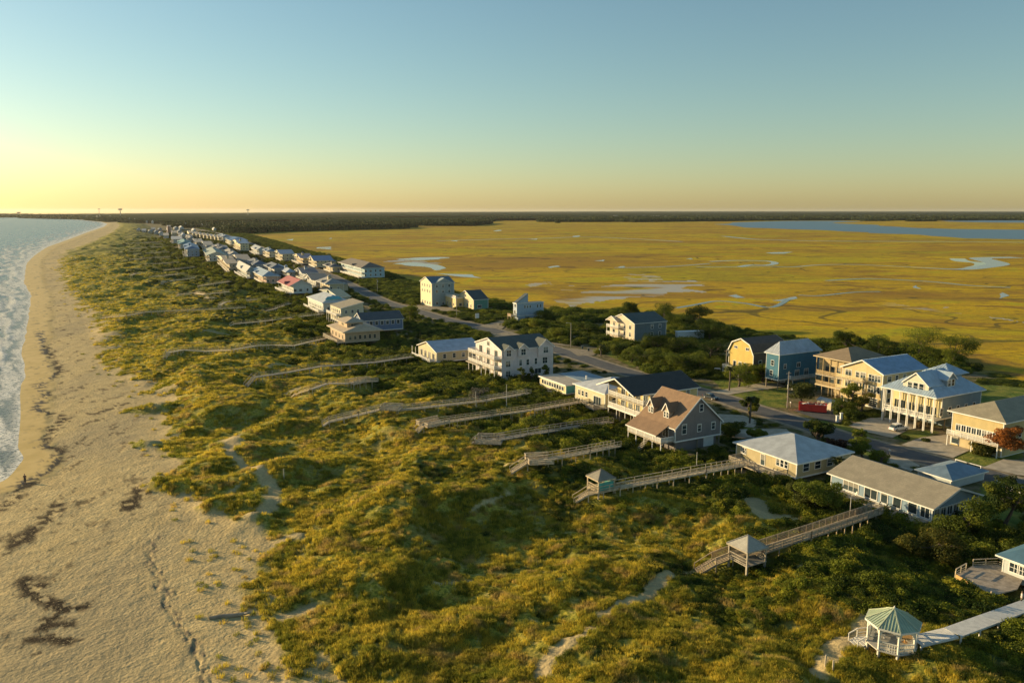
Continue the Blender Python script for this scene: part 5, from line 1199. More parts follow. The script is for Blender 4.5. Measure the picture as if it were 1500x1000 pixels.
for i in range(26):
    xc = q_.uniform(118, 205); yb = q_.uniform(318.6, 322.0) + (1.5 if xc > 180 else 0)
    o = house('speck-like pale building of the far town on the bay point', xc, yb, xc - q_.uniform(1, 2.2), xc + q_.uniform(.8, 2.5), yb - q_.uniform(1.2, 2.4), f=0, roof='hip', rise=3, wall=q_.choice([(.75,.66,.6), (.55,.32,.25), (.6,.58,.5), (.8,.76,.7)]), roofc=(.3,.3,.3), pil=False, group=g4, detail=False, name='town_building', cat='building', az=-30)
for i, (x, y) in enumerate([(1096,318.5),(1104,318.8),(1088,318),(955,318.3),(962,318.4),(975,318.6),(985,318.7),(942,317.8),(1020,318.7),(1345,317.5),(900,318)]):
    w_ = q_.uniform(2, 5)
    house('pale building among the trees on the far side of the marsh', x, y, x - w_ * .4, x + w_, y - 1.6, f=0, roof='gable', rise=4, wall=(.7,.66,.58), roofc=(.45,.42,.38), pil=False, group='far shore buildings', detail=False, name='distant_building', cat='building', az=-10)
# ================================================================= BOARDWALKS
WOODL, WOODG, WHT = paint((.58,.47,.31), .8, .22, 'wood'), paint((.44,.38,.29), .85, .22, 'wood'), paint((.66,.64,.58), .7, .1, 'wood')
def boardwalk(label, px, w=1.6, up=1.1, m=None, rails='lr', plat=None, post=2.6, name='boardwalk', stairs=True, fine=True, plank=True, rh=1.0, group=None, solid=False):
    m = m or WOODL
    if not fine: w *= .85; up *= 1.25; rails = rails if len(rails) < 2 else 'l'; solid = False
    P = [Vector(atg(x, y, up if i else up * .9)) for i, (x, y) in enumerate(px)]
    o = empty(name, (P[0].x, P[0].y, 0)); tag(o, label, 'boardwalk', group); O = Vector((P[0].x, P[0].y, 0)); P = [p - O for p in P]
    D = MB()
    def side(a, b): d = (b - a); d.z = 0; d.normalize(); return Vector((-d.y, d.x, 0))
    for a, b in zip(P[:-1], P[1:]):
        s = side(a, b) * w / 2
        if fine and plank:
            n = max(1, int((b - a).length / .30)); 
            for i in range(n):
                p, q_ = a.lerp(b, (i + .04) / n), a.lerp(b, (i + .93) / n); V_ = [p + s, p - s, q_ - s, q_ + s]; dn = Vector((0, 0, -.05))
                D.add([v for v in V_] + [v + dn for v in V_], [(0,1,2,3),(4,7,6,5),(0,4,5,1),(1,5,6,2),(2,6,7,3),(3,7,4,0)])
        else: D.prism([a + s, a - s, b - s, b + s], (0, 0, -.08))
        for k in (-1, 1): D.bar(a + s * k * .97 - Vector((0,0,.14)), b + s * k * .97 - Vector((0,0,.14)), .06, .16)
        WALKS.append(((a.x + O.x, a.y + O.y), (b.x + O.x, b.y + O.y), w))
    D.build('deck', m, o)
    for k, nm in ((1, 'l'), (-1, 'r')):
        if nm in rails:
            R = MB(); pts = []
            for i, p in enumerate(P):
                d = side(P[max(i-1,0)], P[min(i+1,len(P)-1)]) * (w/2) * k; pts.append(p + d)
            railing(R, pts, 0, rh, 1.9 if fine else 3.0, solid, top=.08 if fine else .06, tw=.10 if fine else .06); R.build('railing', m, o)
    pm = {}
    n_tot = 0
    for a, b in zip(P[:-1], P[1:]):
        n = max(1, int((b - a).length / post)); s = side(a, b) * (w/2 - .06)
        for i in range(n):
            if n_tot > 94: break
            p = a.lerp(b, i / n)
            for k in (-1, 1):
                q_ = p + s * k; g = hz(q_.x + O.x, q_.y + O.y); ht = round(max(.4, q_.z - g + .3) * 2) / 2
                if ht not in pm: z_ = MB(); z_.box((-.08, -.08, -ht), (.08, .08, 0)); pm[ht] = z_.mesh('support_post', m)
                link('support_post', pm[ht], o, q_ - Vector((0, 0, .07))); n_tot += 1
    if stairs:
        a, b = P[0], P[1]; d = (a - b); d.z = 0; d.normalize(); s = side(b, a) * w/2; S_ = MB(); g = hz(a.x + d.x * 2 + O.x, a.y + d.y * 2 + O.y); ht = max(.5, a.z - g); n = max(3, int(ht / .19))
        for i in range(n):
            p = a + d * (.3 * i + .05); z = a.z - ht * (i + 1) / (n + 1); S_.prism([Vector((*(p + s).xy, z)), Vector((*(p - s).xy, z)), Vector((*(p - s + d*.3).xy, z)), Vector((*(p + s + d*.3).xy, z))], (0, 0, .06))
        e = a + d * (.3 * n + .1); e.z = a.z - ht
        for k in (-1, 1): S_.bar(a + s * k - Vector((0,0,.1)), e + s * k, .06, .3); S_.bar(a + s * k + Vector((0,0,rh)), e + s * k + Vector((0,0,rh)), .1, .1); S_.bar(e + s * k, e + s * k + Vector((0,0,rh)), .1, .1)
        S_.build('stairs', m, o)
    if plat:    # widened platform with benches: (index along, length, width)
        i, ln, pw = plat; a, b = P[i], P[i + 1]; d = (b - a); d.z = 0; d.normalize(); s = side(a, b)
        c = a; T = MB(); T.prism([c + s * pw/2, c - s * pw/2, c - s * pw/2 + d * ln, c + s * pw/2 + d * ln], (0, 0, .07)); T.build('platform', m, o, (0, 0, .01))
        B = MB(); R = MB()
        for k in (-1, 1):
            p, q_ = c + s * k * pw/2, c + s * k * pw/2 + d * ln; railing(R, [p, q_], 0, .95, 1.5, True)
            ins = -s * k * .45; B.bar(p + ins + d * .3 + Vector((0,0,.5)), q_ + ins - d * .3 + Vector((0,0,.5)), .5, .06)
            for t in (.15, .5, .85): r_ = p.lerp(q_, t) + ins; B.bar(r_ + Vector((0,0,.07)), r_ + Vector((0,0,.48)), .08, .3)
        railing(R, [c + s * pw/2, c + s * w/2], 0, .95, 1.5, True); railing(R, [c - s * pw/2, c - s * w/2], 0, .95, 1.5, True)
        R.build('platform_railing', paint((.58,.47,.32), .75, .15, 'wood'), o); B.build('bench', m, o)
    return o, P, O
def gazebo(label, px, py, up, n, rad, h, roofm, wm, rise=1.7, rz=0.0, arches=False, deckm=None, lattice=None, rails=True, finial=True, sq=False, opens=(), ribs=False):
    x, y, z = atg(px, py, up); o = empty('gazebo', (x, y, z), rz); tag(o, label, 'gazebo')
    c = [(rad * math.cos(2*math.pi*(i + .5)/n), rad * math.sin(2*math.pi*(i + .5)/n)) for i in range(n)]
    D = MB(); D.prism([(a*1.05, b*1.05, -.12) for a, b in c], (0, 0, .12)); D.build('floor_deck', deckm or wm, o)
    R = MB(); ov = 1.12
    top = (0, 0, h + rise)
    for i in range(n):
        a, b = c[i], c[(i+1) % n]; A_, B_ = (a[0]*ov, a[1]*ov, h - .12), (b[0]*ov, b[1]*ov, h - .12)
        R.add([A_, B_, top, (A_[0], A_[1], h - .25), (B_[0], B_[1], h - .25), (0, 0, h + rise - .2)], [(0,1,2), (3,5,4), (0,3,4,1)])
        R.bar((A_[0], A_[1], A_[2] + .04), (0, 0, h + rise + .04), .12, .08, 1)
        if ribs:
            for k in range(1, 7):
                t = k / 7; p = Vector(A_).lerp(Vector(B_), t); m_ = (Vector(A_) + Vector(B_)) / 2; f = 1 - abs(t - .5) * 2; q_ = p + (Vector(top) - m_) * f
                R.bar(p + Vector((0,0,.03)), q_ + Vector((0,0,.03)), .05, .05, 1)
        R.bar((A_[0], A_[1], h - .2), (B_[0], B_[1], h - .2), .06, .2, 2)
    R.build('roof', [roofm, roofm if not ribs else paint((.46,.50,.34), .5, .1), wm], o)
    pm = MB(); pm.box((-.09, -.09, -.1), (.09, .09, h - .1)); me = pm.mesh('post', wm); g = z - hz(x, y)
    sm = MB(); sm.box((-.12, -.12, -g - .4), (.12, .12, -.12)); sme = sm.mesh('support_post', deckm or wm)
    for a, b in c: link('post', me, o, (a*.97, b*.97, 0)); link('support_post', sme, o, (a*.95, b*.95, 0))
    for i in range(n):
        a, b = Vector((*c[i], 0)) * .97, Vector((*c[(i+1) % n], 0)) * .97
        if arches:
            A2 = MB()
            for k in range(12):
                def pt_(t): ang = math.pi * t; u = .5 - .5 * math.cos(ang); p = a.lerp(b, .06 + .88 * u); p.z = h - .9 + .62 * math.sin(ang); return p
                A2.bar(pt_(k/12), pt_((k+1)/12), .12, .2)
            A2.bar(a + Vector((0,0,h-.2)), b + Vector((0,0,h-.2)), .1, .22); A2.build('arch', wm, o)
        if rails and i not in opens:
            R2 = MB(); railing(R2, [a, b], 0, .95, 3, False); d = (b - a); nb = int(d.length / .22)
            for k in range(nb): p = a.lerp(b, (k + .5) / nb); R2.bar(p, p + Vector((0,0,.9)), .035)
            R2.build('railing', wm, o)
        if lattice and i in lattice[0]:
            L2 = MB(); L2.prism([a + Vector((0,0,.1)), b + Vector((0,0,.1)), b + Vector((0,0,1.5)), a + Vector((0,0,1.5))], Vector((-(b-a).y, (b-a).x, 0)).normalized() * .05); L2.build('screen_panel', lattice[1], o)
    B = MB()
    for i in range(n):
        if i in opens: continue
        a, b = Vector((*c[i], 0)) * .82, Vector((*c[(i+1) % n], 0)) * .82; B.bar(a + Vector((0,0,.45)), b + Vector((0,0,.45)), .4, .06); B.bar(a.lerp(b,.5), a.lerp(b,.5) + Vector((0,0,.44)), .1)
    B.build('bench', deckm or wm, o)
    if finial:
        Fm = MB(); Fm.cyl((0,0,h+rise-.05), (0,0,h+rise+.25), .12, .05); Fm.build('finial', wm, o)
    return o
GREENM = paint((.36,.46,.33), .5, .12, 'metalroof')
gazebo('white octagonal gazebo with green metal roof and arched sides, ending the grey walkway', 1306, 940, 1.0, 8, 2.6, 2.7, GREENM, paint((.74,.71,.62), .6, .06), 1.35, .2, arches=True, deckm=paint((.50,.47,.40), .8, .15, 'wood'), opens=(3,), ribs=True)
TB = MB(); tx, ty, tz = atg(1318, 938, 1.0); TB.cyl((0,0,.68), (0,0,.74), .75, n=20); TB.cyl((0,0,.03), (0,0,.68), .07, n=8); TB.cyl((0,0,0), (0,0,.04), .3, n=10); tt = TB.build('table', paint((.55,.33,.12), .6, .12), None, (tx + .4, ty - .3, tz), label='round orange-brown table standing inside the green roofed gazebo', cat='table')
boardwalk('wide pale grey walkway leading inland from the white green roofed gazebo', [(1341,938),(1395,925),(1450,905),(1540,872)], 2.1, .9, WHT, rails='', post=3.2, stairs=False)
boardwalk('short white railed ramp going down from the green roofed gazebo to the sand', [(1262,938),(1288,935)], 1.8, .5, WHT, rails='lr', stairs=True, post=2)
boardwalk('brown boardwalk with slatted rails running past the grey square gazebo', [(1046,822),(1072,812),(1112,806),(1180,784),(1285,748)], 1.9, 1.2, paint((.40,.31,.20), .8, .2, 'wood'), post=2.4, solid=True)
gazebo('square pavilion with a grey pyramid roof over the slatted brown boardwalk', 1094, 818, 1.0, 4, 2.5, 2.15, paint((.42,.40,.34), .85, .12, 'shingle'), WOODG, 1.35, math.radians(29), finial=False, opens=(0, 2))
boardwalk('boardwalk climbing from the teal screened pavilion to the cream house deck', [(861,722),(905,713),(960,703),(1030,690),(1092,679)], 1.5, 1.4, WOODL, post=2.6)
gazebo('small pavilion with a grey pyramid roof and turquoise screens on the dune', 880, 714, .9, 4, 2.35, 2.1, paint((.27,.25,.20), .85, .12, 'shingle'), WOODL, 1.3, math.radians(29), finial=False, opens=(0, 2), lattice=((2, 3), paint((.10,.42,.36), .5, .1)))
boardwalk('boardwalk with white capped rails ending in a benched platform, below the brown roofed house', [(772,676),(800,672),(860,661),(905,652)], 1.5, 1.4, WOODL, plat=(0, 4.5, 4.6), post=2.6)
boardwalk('dark grey boardwalk with a wide square benched platform, second below the slate roofed house', [(698,645),(728,643),(800,631),(895,617)], 1.6, 1.0, WOODG, plat=(0, 5.5, 5.0))
boardwalk('long raised boardwalk on tall pale posts leading to the white hipped house', [(618,624),(655,617),(720,608),(780,600),(850,588)], 1.5, 1.7, WOODL, plat=(0, 6.0, 4.5))
boardwalk('pale boardwalk with thin railings and a small bench landing, below the pinkish house', [(482,617),(525,607),(560,598),(582,600),(640,594),(710,586),(775,575)], 1.4, 1.2, paint((.54,.46,.33), .8, .18, 'wood'), plat=(2, 4.6, 3.8))
boardwalk('short railed boardwalk sloping over a dune with sandy foot, below the long low porch house', [(434,576),(455,570),(480,561),(512,561),(540,556)], 1.4, 1.0, WOODL, fine=False)
boardwalk('small benched wooden platform at the inland end of the short railed boardwalk', [(512,562),(530,558),(548,557)], 3.0, 1.2, paint((.58,.47,.32), .8, .18, 'wood'), solid=True, stairs=False)
boardwalk('long straight raised boardwalk on pale posts reaching the long low porch house', [(372,552),(420,545),(470,536),(500,534),(550,530),(604,522)], 1.7, 1.7, WOODG, fine=False)
boardwalk('thin sunlit boardwalk winding from the dunes to the two tiered roof house', [(246,516),(268,512),(300,514),(340,512),(375,506),(400,505),(430,506),(455,500),(488,493)], 1.3, .9, paint((.72,.58,.38), .8, .15, 'wood'), fine=False)
boardwalk('narrow sunlit boardwalk between the two tiered roof house row and the white curved roof', [(342,474),(378,471),(420,466),(475,459)], 1.3, 1.0, paint((.72,.58,.38), .8, .15, 'wood'), fine=False)
boardwalk('short boardwalk descending steeply from below the crimson roofed house', [(386,456),(402,452),(425,444)], 1.3, 1.0, WOODL, fine=False)
boardwalk('faint long boardwalk stretching furthest out toward the beach', [(150,465),(185,462),(212,457),(250,455),(300,453),(360,450)], 1.3, .8, WOODL, fine=False, rails='l')
boardwalk('pale boardwalk with a forked railed landing, seaward of the cream orange-porch house', [(322,447),(330,442),(345,441),(395,437)], 1.5, 1.2, paint((.72,.57,.36), .8, .15, 'wood'), fine=False)
boardwalk('low pale boardwalk with two benches seaward of the white green-gabled house', [(262,431),(285,429),(300,431),(336,427)], 1.6, 1.1, paint((.72,.57,.36), .8, .15, 'wood'), fine=False)
boardwalk('small white landing boardwalk in the shrubs, seaward of the blue hipped house', [(238,413),(250,411.5),(262,410),(300,405)], 1.5, 1.1, paint((.60,.52,.38), .8, .15, 'wood'), fine=False)
for i, (a, b) in enumerate([((192,402),(206,401)),((218,406),(262,401)),((240,396),(285,391)),((205,388),(262,384)),((190,380),(250,376)),((196,372),(248,369)),((190,364),(240,361)),((185,357),(236,354)),((290,419),(338,412)),((300,437),(316,436))]):
    boardwalk('faint thin boardwalk among the far dark shrubs', [a, ((a[0]+b[0])/2, (a[1]+b[1])/2), b], 1.6, 1.3, paint((.72,.57,.36), .8, .15, 'wood'), fine=False, rails='l', stairs=False, post=8, group='far boardwalks')
# ----------------------------------------------------------------- bottom right corner house with its deck
H = house('corner of a white house with dark blue roof behind the orange rimmed sun deck', 1552, 884, 1470, 1640, 846, f=.9, roof='hip', rise=2.2, wall=(.60,.64,.62), roofc=(.10,.20,.27), rk='metalroof', ov=.7, pil=False, WL=(16, None))
wrow(H, 'o', 1.9, 5, 1.2, 1.2, cols=2); wrow(H, 'c', 1.9, 4, 1.2, 1.2)
gz = max(hz(*at(u_, v_)) for u_, v_ in ((1400,842),(1430,858),(1452,872),(1470,850))); D = MB(); o = empty('sun_deck', (*at(1440, 845)[:2], gz)); tag(o, 'wooden sun deck with orange edged rim beside the blue roofed corner house', 'deck')
ox, oy = o.location.x, o.location.y
Q = [at(*p, .9 + gz) for p in ((1400,842),(1452,872),(1490,862),(1500,845),(1462,826),(1425,828))]; Q = [(a - ox, b - oy, .9) for a, b in Q]
HOUSE_RECTS.append((*at(1455, 850), -azr(90), -7.0, 5, -5.5, 4)); D.prism([(a, b, .75) for a, b, _ in Q], (0, 0, .15)); D.build('deck', paint((.40,.33,.25), .8, .2, 'wood'), o)
D = MB(); R = MB()
D.bar((*Q[0][:2], .7), (*Q[1][:2], .7), .12, .75); D.build('rim_board', paint((.60,.36,.12), .7, .15, 'wood'), o)
railing(R, [Q[0][:2], (Vector(Q[0][:2]) * .4 + Vector(Q[5][:2]) * .6).to_tuple()], .9, .9, 1.6); railing(R, [Q[5][:2], Q[4][:2], Q[3][:2]], .9, .9, 1.6); R.build('railing', WOODL, o)
ps = MB(); ps.box((-.08, -.08, -gz - .3), (.08, .08, 1.5)); me = ps.mesh('post', WOODL)
for t in (0, .5, 1): link('post', me, o, (Q[0][0] + (Q[1][0] - Q[0][0]) * t, Q[0][1] + (Q[1][1] - Q[0][1]) * t, 0))
# ================================================================= STREET THINGS
def box_car(px, py, az, body, label, kind='suv', pos=None):
    x, y = at(px, py, .06) if pos is None else pos; o = empty('parked_car', (x, y, .09), -math.radians(az)); tag(o, label, 'car')
    Lh, Wh = 2.3, .92; H0, H1 = (.95, 1.65) if kind == 'suv' else (.85, 1.42)
    def loft(secs, name, m, parent=o):
        V_, F_ = [], []; n = len(secs[0])
        for s in secs: V_ += s
        for i in range(len(secs) - 1):
            for j in range(n): F_.append((i*n + j, i*n + (j+1) % n, (i+1)*n + (j+1) % n, (i+1)*n + j))
        F_.append(tuple(range(n))[::-1]); F_.append(tuple((len(secs)-1)*n + j for j in range(n)))
        b = MB(); b.add(V_, F_); ob = b.build(name, m, parent); return ob
    def sec(y, w_, z0, z1, r=.12): return [(-w_, y, z0 + r), (-w_ + r, y, z0), (w_ - r, y, z0), (w_, y, z0 + r), (w_, y, z1 - r), (w_ - r, y, z1), (-w_ + r, y, z1), (-w_, y, z1 - r)]
    bm = paint(body, .25, .04)
    loft([sec(-Lh, .75, .35, .62, .08), sec(-Lh + .15, .88, .28, .78), sec(-Lh*.5, Wh, .25, H0 - .05), sec(0, Wh, .25, H0), sec(Lh*.6, Wh, .25, H0), sec(Lh - .12, .88, .28, H0 - .08), sec(Lh, .8, .38, .75, .08)], 'body', bm)
    g = loft([sec(-Lh*.42, .78, H0 - .12, H0 - .02, .03), sec(-Lh*.12, .70, H0 - .1, H1 - .03, .1), sec(Lh*.55, .70, H0 - .1, H1 - .03, .1), sec(Lh*(.92 if kind == 'suv' else .75), .76, H0 - .12, H0 - .02, .03)], 'windows', glass())
    rf = MB(); rf.box((-.66, -Lh*.14, H1 - .06), (.66, Lh*.60, H1)); 
    for s in (-1, 1):
        for yy in (-Lh*.12, Lh*.2, Lh*.55): rf.bar((s*.72, yy, H1 - .06), (s*.80, yy + .05, H0 - .03), .05, .06)
    rf.build('roof', bm, o)
    wm = MB(); wm.cyl((-.11, 0, 0), (.11, 0, 0), .34, n=18); tyre = wm.mesh('wheel', paint((.02,.02,.02), .8, .05)); rm = MB(); rm.cyl((-.12, 0, 0), (.12, 0, 0), .2, n=12); rim = rm.mesh('rim', paint((.45,.45,.46), .35, .05))
    for s in (-1, 1):
        for yy in (-Lh*.62, Lh*.62): ww = link('wheel', tyre, o, (s*.84, yy, .34)); link('rim', rim, ww)
        hb = MB(); hb.box((s*.72 - .16, -Lh - .03, .56), (s*.72 + .14, -Lh + .1, .70)); hb.build('headlight', paint((.7,.7,.66), .2, .02), o)
        hb = MB(); hb.box((s*.72 - .12, Lh - .1, .62), (s*.72 + .1, Lh + .03, .78)); hb.build('tail_light', paint((.35,.02,.02), .3, .02), o)
    return o
box_car(1316, 630, -112, (.70,.70,.68), 'white and black topped sport utility car on the driveway of the tall white-posted house')
box_car(1041, 584, -29, (.05,.06,.07), 'dark car parked on the road edge beside the brown roofed house', 'sedan')
box_car(1053, 546, -75, (.68,.68,.68), 'white car parked on grass beside the palm at the thicket', 'sedan')
box_car(1166, 559, 30, (.66,.66,.66), 'white car in the shade under the deep blue house')
box_car(1145, 560, 20, (.60,.60,.62), 'pale silver car beside the deep blue house carport', 'sedan')
# red skip
x, y = at(1190, 602, .09); o = empty('dumpster', (x, y, .09), math.radians(-20)); tag(o, 'long red open topped dumpster filled with rubbish on the asphalt lot', 'dumpster')
RD = paint((.78,.05,.03), .5, .1); B = MB(); L_, W_, H_ = 6.6, 2.4, 1.9
for a, b in (((-L_/2,-W_/2,.2),(L_/2,-W_/2+.08,H_)), ((-L_/2,W_/2-.08,.2),(L_/2,W_/2,H_)), ((-L_/2,-W_/2+.08,.2),(-L_/2+.08,W_/2-.08,H_)), ((L_/2-.08,-W_/2+.08,.2),(L_/2,W_/2-.08,H_)), ((-L_/2+.08,-W_/2+.08,.2),(L_/2-.08,W_/2-.08,.3))): B.box(a, b)
for i in range(11):
    xx = -L_/2 + .3 + i * (L_ - .6) / 10
    for s in (-1, 1): B.box((xx - .05, s*W_/2, .25), (xx + .05, s*(W_/2 + .08), H_ - .08))
for s in (-1, 1): B.box((-L_/2 - .05, s*(W_/2 - .02), H_ - .06), (L_/2 + .05, s*(W_/2 + .12), H_ + .06))
B.build('body', RD, o); wm = MB(); wm.cyl((0, -.1, 0), (0, .1, 0), .15, n=10); me = wm.mesh('wheel', paint((.05,.05,.05), .8, .05))
for a in (-1, 1):
    for b in (-1, 1): link('wheel', me, o, (a*L_*.4, b*W_*.4, .15))
T = MB(); q_ = random.Random(3)
for i in range(46):
    c = Vector((q_.uniform(-L_/2 + .5, L_/2 - .5), q_.uniform(-.8, .8), q_.uniform(1.5, 2.0))); d = Vector((q_.uniform(-1,1), q_.uniform(-1,1), q_.uniform(-.3,.3))).normalized() * q_.uniform(.25,.6); T.bar(c - d, c + d, q_.uniform(.1,.4), q_.uniform(.04,.25), q_.randint(0, 2))
T.build('rubbish', [paint((.40,.30,.2), .8, .2), paint((.2,.18,.17), .8, .2), paint((.6,.58,.52), .8, .2)], o)
# shed
x, y = at(1212, 598, .09); o = empty('garden_shed', (x, y, .05), math.radians(29)); tag(o, 'small pale shed with flat light roof behind the red dumpster', 'shed')
B = MB(); B.box((-1.4,-2.2,0), (1.4,2.2,2.1)); B.build('wall', paint((.60,.54,.42), .7, .08, 'siding'), o)
B = MB(); B.prism([(-1.6,-2.4,2.1),(1.6,-2.4,2.1),(0,-2.4,2.7)], (0,4.8,0)); B.build('roof', paint((.55,.54,.50), .7, .1), o); B = MB(); B.box((-.45,-2.25,.1),(.45,-2.2,1.9)); B.build('door', paint((.7,.66,.55), .6, .05), o)
# poles
def pole(px, py, h, label, arm=1.6, r=.14, name='utility_pole', m=None, lamp=False, grp=None):
    x, y, z = atg(px, py); o = empty(name, (x, y, z)); tag(o, label, name.replace('_', ' '), grp); m = m or paint((.42,.37,.30), .85, .15)
    B = MB(); B.cyl((0,0,-.2), (0,0,h), r, r*.65, 8); B.build('pole', m, o)
    B = MB(); a = -math.radians(29); d = Vector((math.cos(a), -math.sin(a), 0)) * arm/2
    if arm: B.bar(Vector((0,0,h-.5)) - d, Vector((0,0,h-.5)) + d, .1, .12); B.build('crossarm', m, o)
    if arm:
        t = MB(); t.cyl((.3,0,h-2.0), (.3,0,h-1.2), .22, n=8); t.build('transformer', paint((.4,.41,.42), .5, .05), o)
    if lamp: t = MB(); t.bar((0,0,h-.1), (-1.4,.3,h), .06); t.box((-1.8,.2,h-.1), (-1.3,.45,h+.02)); t.build('lamp_head', paint((.5,.5,.5), .5, .05), o)
pole(836, 508, 9.0, 'pale utility pole at the road bend below the grey three storey house', lamp=True, arm=0)
pole(669, 463, 9.0, 'tall thin utility pole in front of the low yellow wing', lamp=True, arm=0)
pole(1153, 597, 9.5, 'slim utility pole on the lawn beside the red dumpster')
pole(553, 430, 9.0, 'utility pole standing in scrub by the far bend of the road')
pole(1063, 549, 8.0, 'utility pole in the shade left of the yellow barn roofed house')
pole(1296, 609, 7.5, 'white post like pole in front of the bright cream house', arm=0, m=paint((.7,.68,.6), .6, .05))
pole(390, 400, 9.0, 'distant utility pole near the pink decked house')
for i, (a, b) in enumerate([((1244,766), 3.0), ((1020,690), 2.4), ((742,594), 4.0), ((697,596), 2.6)]):
    pole(*a, b + 1.4, ['white lamp post on the slatted brown boardwalk', 'small white lamp post on the boardwalk to the cream house', 'tall thin post beside the pale railed boardwalk', 'short thin post on the pale railed boardwalk'][i], arm=0, r=.07, name='lamp_post', m=paint((.7,.66,.56), .6, .05))
for i, ((a, b), h_, l) in enumerate([((416,701), 1.9, 'weathered wooden marker post on the dune edge by the sand path'), ((1209,975), 1.3, 'left one of two pale posts flanking the sandy path end'), ((1220,983), 1.3, 'right one of two pale posts flanking the sandy path end')]):
    x, y, z = atg(a, b); B = MB(); B.cyl((0,0,-.2), (0,0,h_), .11, .1, 8); B.build('marker_post', paint((.6,.5,.34), .8, .1), None, (x, y, z), label=l, cat='post')
# mailbox posts, signs, bins
def small(px, py, what, label, cat):
    x, y = at(px, py, .03); B = MB(); o = empty(what, (x, y, .03)); tag(o, label, cat)
    if what == 'gate_post': B.box((-.25,-.25,0),(.25,.25,1.5)); B.box((-.33,-.33,1.5),(.33,.33,1.62)); B.build('post', paint((.74,.72,.66), .6, .05), o)
    if what == 'mailbox':
        B.box((-.06,-.06,0),(.06,.06,1.1)); B.build('post', WOODG, o); B = MB(); B.box((-.12,-.28,1.1),(.12,.28,1.28)); B.cyl((0,-.28,1.28),(0,.28,1.28),.12,n=12); B.build('box', paint((.65,.65,.62), .4, .05), o)
    if what == 'rubbish_bin':
        B.prism([(-.3,-.3,.08),(.3,-.3,.08),(.34,-.34,1.0),(-.34,-.34,1.0)], (0,.64,0)); B.build('body', paint((.10,.12,.11), .5, .08), o); B = MB(); B.box((-.37,-.38,1.0),(.37,.36,1.08)); B.build('lid', paint((.13,.15,.14), .5, .05), o)
small(1226, 618, 'gate_post', 'left white gate post at the clipped hedge by the road', 'post'); small(1232, 614, 'gate_post', 'right white gate post at the clipped hedge by the road', 'post')
small(1303, 668, 'mailbox', 'pale mailbox on a post beside the road at the concrete pad', 'mailbox'); small(1178, 598, 'mailbox', 'pale mailbox on the lawn left of the dumpster', 'mailbox'); small(1158, 596, 'mailbox', 'mailbox near the slim pole on the lawn', 'mailbox')
small(862, 514, 'rubbish_bin', 'dark wheeled bin on the sandy turnout beside the road', 'bin'); small(853, 511, 'rubbish_bin', 'dark wheeled bin by the shrubs of the sandy turnout', 'bin'); small(878, 517, 'mailbox', 'pale mailbox at the near edge of the sandy turnout', 'mailbox')
small(641, 471, 'rubbish_bin', 'dark wheeled bin beside the road near the scrub of the long low house', 'bin')
# statue like white sign board by the bend
x, y = at(699, 469, .03); o = empty('sign_board', (x, y, .03), math.radians(20)); tag(o, 'tall white blank sign board on two legs beside the road bend', 'sign'); B = MB(); B.box((-.9,-.05,.9),(.9,.05,3.2)); B.build('panel', paint((.76,.74,.70), .6, .04), o)
for s in (-1, 1): B = MB(); B.box((s*.8-.06,-.06,-.1),(s*.8+.06,-.055+.1,.9)); B.build('leg', paint((.6,.58,.52), .6, .05), o)
# white rail fence at the right edge
P = [Vector((*at(a, b, 0), 0)) for a, b in ((1460,712),(1480,720),(1502,729),(1540,742))]; O = P[0].copy(); o = empty('rail_fence', O); tag(o, 'white two rail fence on the lawn beside the road, right edge', 'fence')
R = MB(); 
for a, b in zip(P[:-1], P[1:]):
    for z in (.55, 1.05): R.bar(a - O + Vector((0,0,z)), b - O + Vector((0,0,z)), .06, .16)
R.build('rail', paint((.74,.72,.66), .6, .04), o); ps = MB(); ps.box((-.09,-.09,-.1),(.09,.09,1.25)); me = ps.mesh('post', paint((.74,.72,.66), .6, .04))
for p in P: link('post', me, o, p - O)
# low white shelter frame by the orange tree
x, y = at(1444, 657, 0); o = empty('garden_swing', (x, y, 0), math.radians(29)); tag(o, 'low white canopied garden swing frame under the orange leaved tree', 'swing'); B = MB(); B.prism([(-1.9,-.9,1.75),(1.9,-.9,1.75),(1.9,0,2.1),(-1.9,0,2.1)], (0,0,.06)); B.prism([(-1.9,.9,1.75),(1.9,.9,1.75),(1.9,0,2.1),(-1.9,0,2.1)], (0,0,.06)); B.build('canopy', paint((.76,.73,.64), .7, .05), o)
for a in (-1, 1):
    for b in (-1, 1): B = MB(); B.bar((a*1.8, b*.85, -.1), (a*1.8, b*.85, 1.75), .08); B.build('post', paint((.74,.72,.66), .6, .04), o)
B = MB(); B.box((-1.2,-.3,.5),(1.2,.3,.58)); B.bar((-1.2,.28,.55),(-1.2,.4,1.1),.05); B.bar((1.2,.28,.55),(1.2,.4,1.1),.05); B.bar((-1.2,.38,1.05),(1.2,.38,1.05),.05,.3); B.build('seat', WOODL, o)
# small sheds and vehicles between houses: white trailer roof in the thicket
x, y = at(1010, 497, 0); o = empty('parked_trailer', (x, y, 0), math.radians(10)); tag(o, 'long white flat topped trailer half hidden in the thicket beside the grey house', 'trailer'); B = MB(); B.box((-5.5,-1.2,.6),(5.5,1.2,3.2)); B.build('body', paint((.66,.68,.68), .5, .05), o)
B = MB(); B.box((-5.7,-1.35,3.2),(5.7,1.35,3.35)); B.build('roof', paint((.72,.73,.72), .5, .05), o); wm = MB(); wm.cyl((0,-1.25,0),(0,-.95,0),.42,n=14); me = wm.mesh('wheel', paint((.03,.03,.03), .8, .05))
for s in (-3.5, -2.4, 3.5): link('wheel', me, o, (s, 0, .42)); 
